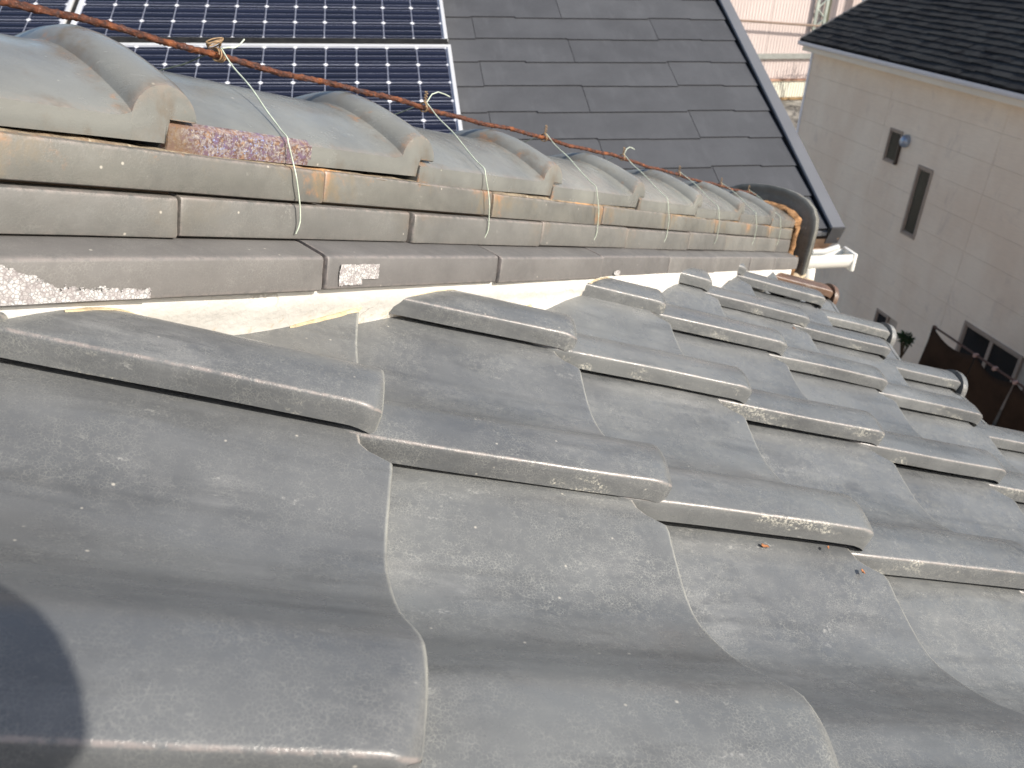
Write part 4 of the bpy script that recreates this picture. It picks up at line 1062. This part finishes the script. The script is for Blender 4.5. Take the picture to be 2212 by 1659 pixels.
# ------------------------------------------------------------------ pink corrugated building far behind
pb = empty('corrugated_building', (14, 28, -H), 'pale pink corrugated metal building far behind, between the two houses', 'building')
PINK = simple('pale_pink_metal', (.62, .53, .50), .55, .3, var=.05, scale=.7, coord_rnd=False)
def corr(x0, x1, z0, z1, pitch, depth, mat, name, par, y=26.0):
    n = int((x1-x0)/pitch*4); Vv = []; Fc = []
    for i in range(n+1):
        ph = i % 4; yy = y + (0, 0, depth, depth)[ph]
        xx = x0+(i//4)*pitch + (0, .45, .55, .95)[ph]*pitch
        Vv += [(xx, yy, z0), (xx, yy, z1)]
    for i in range(n): Fc.append((2*i, 2*i+2, 2*i+3, 2*i+1))
    return link(name, mesh(name, Vv, Fc, mat, None), par)
for k, (xa, xb) in enumerate(((4, 9), (9, 14.46), (14.464, 19.0), (19.004, 24))):
    for (za, zb) in ((-4.04, -2.305), (-2.30, .0), (.005, 4.5)): corr(xa, xb, za, zb, .11, .009, PINK, 'wall_sheet', pb)
b = B(); b.box((4, 26.03, -H), (24, 34, 4.4)); link('wall_core', b.me('wall_core', simple('pale_core', (.5, .44, .42), .8, .2), 20), pb)
b = B(); b.box((4, 25.9, -3.40), (24, 25.99, -3.24)); link('grey_beam', b.me('grey_beam', simple('grey_beam_paint', (.30, .31, .29), .6, .3), 20), pb)
b = B(); b.tube([Vector((6, 25.7, -1.9)), Vector((13.5, 25.7, -2.22)), Vector((16, 25.7, -2.36)), Vector((20, 25.7, -2.5))], .035, 8); link('cable_pipe', b.me('cable_pipe', simple('brown_pipe', (.22, .16, .12), .6, .3), 40), pb)
b = B(); b.box((4, 25.93, -4.12), (24, 26.0, -4.05)); link('rusty_drip_edge', b.me('rusty_drip_edge', simple('rusty_edge', (.36, .22, .16), .8, .2, var=.5, scale=3), 20), pb)
corr(4, 24, -4.65, -4.13, .10, .018, simple('cream_metal', (.80, .78, .66), .55, .3, var=.03), 'lower_wall_sheet', pb, 25.97)
b = B(); b.box((4, 25.9, -4.73), (24, 26.0, -4.655)); link('base_rail', b.me('base_rail', simple('tan_rail', (.28, .19, .10), .8, .2, var=.4, scale=4), 20), pb)
gr = B(); gr.prism([Vector((4, 25.9, -4.75)), Vector((24, 25.9, -4.75)), Vector((24, 23.3, -5.35)), Vector((4, 23.3, -5.35))], (0, 0, -.1)); gr.box((4, 23.5, -H), (24, 25.85, -5.5))
o = link('low_shed', gr.me('low_shed', simple('weathered_grey_roof', (.20, .19, .17), .9, .1, var=.6, scale=1.5), 20)); tag(o, 'low grey roofed shed in front of the pink building', 'shed')
b = B(); b.prism([Vector((8, 23.2, -5.5)), Vector((18, 23.2, -5.5)), Vector((18, 19.5, -6.6)), Vector((8, 19.5, -6.6))], (0, 0, -.06)); b.box((8.2, 19.8, -H), (17.8, 23.1, -6.6))
o = link('lean_to', b.me('lean_to', simple('dark_navy_roof', (.016, .02, .035), .5, .4), 20)); tag(o, 'dark navy lean-to roof in the gap between the houses', 'lean-to')
def lattice(x, y, z0, z1, label, wd=.34):
    root = empty('lattice_post', (x, y, -H), label, 'post', 'green lattice posts in front of the pink building')
    mg = bpy.data.materials.get('pale_green_steel') or simple('pale_green_steel', (.34, .38, .34), .5, .4, var=.2, scale=3)
    for dx in (-wd/2, wd/2): b = B(); b.box((x+dx-.05, y-.03, z0), (x+dx+.05, y+.03, z1)); link('rail', b.me('rail', mg, 20), root)
    k = z0; i = 0; st = .30
    while k < z1-st:
        a = (x-wd/2, k) if i % 2 else (x+wd/2, k); c_ = (x+wd/2, k+st) if i % 2 else (x-wd/2, k+st)
        b = B(); b.tube([Vector((a[0], y, a[1])), Vector((c_[0], y, c_[1]))], .028, 6); link('brace', b.me('brace', mg, 40), root); k += st; i += 1
    b = B(); b.box((x+wd/2+.10, y+.02, z0), (x+wd/2+.16, y+.06, z1)); link('shadow_strip', b.me('shadow_strip', bpy.data.materials.get('post_shadow') or simple('post_shadow', (.12, .12, .08), .7, .2), 20), root)  # dark strip added beside the post to stand in for its shadow
lattice(12.50, 25.90, -2.2, 3.5, 'left green lattice post against the pink building')
lattice(16.15, 25.90, -2.75, 3.5, 'right green lattice post against the pink building, beside the dark shingle roof')
b = B(); b.tube([Vector((17.35, 25.4, 3.5)), Vector((17.35, 25.4, -1.75)), Vector((17.25, 25.4, -2.0)), Vector((17.12, 25.4, -2.15)), Vector((17.12, 25.4, -6))], .11, 12); link('white_pipe', b.me('white_pipe', MG, 50), pb)
b = B(); b.tube([Vector((17.72, 25.6, 3.5)), Vector((17.62, 25.6, -6))], .10, 10); link('brown_pipe', b.me('brown_post', simple('brown_post', (.24, .19, .13), .7, .2), 50), pb)
tr = empty('bare_tree', (20.1, 25.3, -H), 'bare winter tree in front of the pink building above the shingle roof', 'tree')
rs = random.Random(12); b = B()
def branch(p, d, L, r_, dep):
    q_ = p+d*L; m_ = p+d*L*.5+Vector((rs.uniform(-.08, .08), rs.uniform(-.08, .08), rs.uniform(-.05, .05)))*L; b.tube([p, m_, q_], r_, 6 if dep < 3 else 4)
    if dep < 5:
        for k in range(3 if dep > 1 else 4):
            nd = (d+Vector((rs.uniform(-.9, .9), rs.uniform(-.9, .9), rs.uniform(-.5, .6)))).normalized(); branch(p+d*L*rs.uniform(.55, 1), nd, L*rs.uniform(.55, .75), r_*.6, dep+1)
branch(Vector((20.1, 25.3, -H)), Vector((0, 0, 1)), 3.6, .10, 0)
link('trunk', b.me('trunk', simple('grey_bark', (.13, .11, .09), .9, .1), 50), tr)

# ------------------------------------------------------------------ ground
b = B(); b.box((-60, -60, -H-.3), (120, 120, -H))
M = NT('ground_dirt', .9, .2); v = M.coord(rnd=False); M.set(Base_Color=M.mix(M.ramp(M.noise(v, .8, 8, .6), .3, .7), (.36, .33, .28), (.48, .43, .36)))
o = link('ground', b.me('ground', M.done(), 20)); o['kind'] = 'structure'

# ------------------------------------------------------------------ the photographer, out of frame, whose head shades the lower left corner
def person():
    root = empty('person', (.25, -.55, -.45), 'person in a dark jacket crouching on the tiles behind the camera', 'person')
    hc = Vector((-.171, .193, -.212)) + sd*.50
    neck = hc + Vector((.02, -.06, -.12)); chest = neck+Vector((-.02, -.12, -.17)); pel = chest+Vector((.06, -.38, -.10)); 
    sk = [pel, chest.lerp(pel, .5), chest, neck+Vector((0, -.02, -.03)), neck]
    ed = [(0, 1), (1, 2), (2, 3), (3, 4)]; rad = [.15, .15, .15, .065, .055]
    def add(par, p, r_): sk.append(p); rad.append(r_); ed.append((par, len(sk)-1)); return len(sk)-1
    for sx in (-1, 1):
        shd = add(2, chest+Vector((sx*.19, .02, .06)), .065); el = add(shd, chest+Vector((sx*.27, -.10, -.16)), .042); add(el, chest+Vector((sx*.24, -.30, -.22)), .03)
        hip = add(0, pel+Vector((sx*.13, -.02, -.03)), .10); kn = add(hip, pel+Vector((sx*.18, .26, -.02)), .07); 
        ft = add(kn, pel+Vector((sx*.17, -.05, -.16)), .045); add(ft, pel+Vector((sx*.17, -.10, -.17)), .04)
    me = bpy.data.meshes.new('body'); me.from_pydata([p-pel for p in sk], ed, []); o = link('body', me, root, pel)
    md = o.modifiers.new('skin', 'SKIN'); 
    for i, r_ in enumerate(rad): me.skin_vertices[0].data[i].radius = (r_, r_)
    me.skin_vertices[0].data[0].use_root = True
    o.modifiers.new('sub', 'SUBSURF').levels = 2; o.modifiers['sub'].render_levels = 2; me.materials.append(simple('dark_jacket', (.03, .035, .05), .9, .1))
    bm = bmesh.new(); bmesh.ops.create_uvsphere(bm, u_segments=32, v_segments=20, radius=1)
    for v_ in bm.verts:
        d = v_.co.copy(); k = Vector((.066, .078, .082))
        x = Vector((d.x*k.x, d.y*k.y, d.z*k.z))
        if d.z < -.2: x.x *= 1-.25*(-d.z-.2); x.y *= 1-.15*(-d.z-.2)
        nb = math.exp(-((d.x/.18)**2+((d.z+.1)/.22)**2)) if d.y > 0 else 0; x.y += .014*nb
        for ex in (-.38, .38): x.y -= .006*(math.exp(-(((d.x-ex)/.2)**2+((d.z-.05)/.15)**2)) if d.y > 0 else 0)
        v_.co = x
    for f in bm.faces: f.smooth = True
    me = bpy.data.meshes.new('head'); bm.to_mesh(me); bm.free(); link('head', finish(me, simple('skin', (.45, .28, .20), .5, .4), 60), root, hc)
    bm = bmesh.new(); bmesh.ops.create_uvsphere(bm, u_segments=32, v_segments=20, radius=1)
    bmesh.ops.delete(bm, geom=[v_ for v_ in bm.verts if v_.co.z < -.15 and v_.co.y > -.2 or v_.co.z < -.6], context='VERTS')
    for v_ in bm.verts: d = v_.co; v_.co = Vector((d.x*.071, d.y*.083-.004, d.z*.088+.003))
    me = bpy.data.meshes.new('hair'); bm.to_mesh(me); bm.free(); link('hair', finish(me, simple('black_hair', (.012, .01, .009), .6, .3), 60), root, hc)
person()
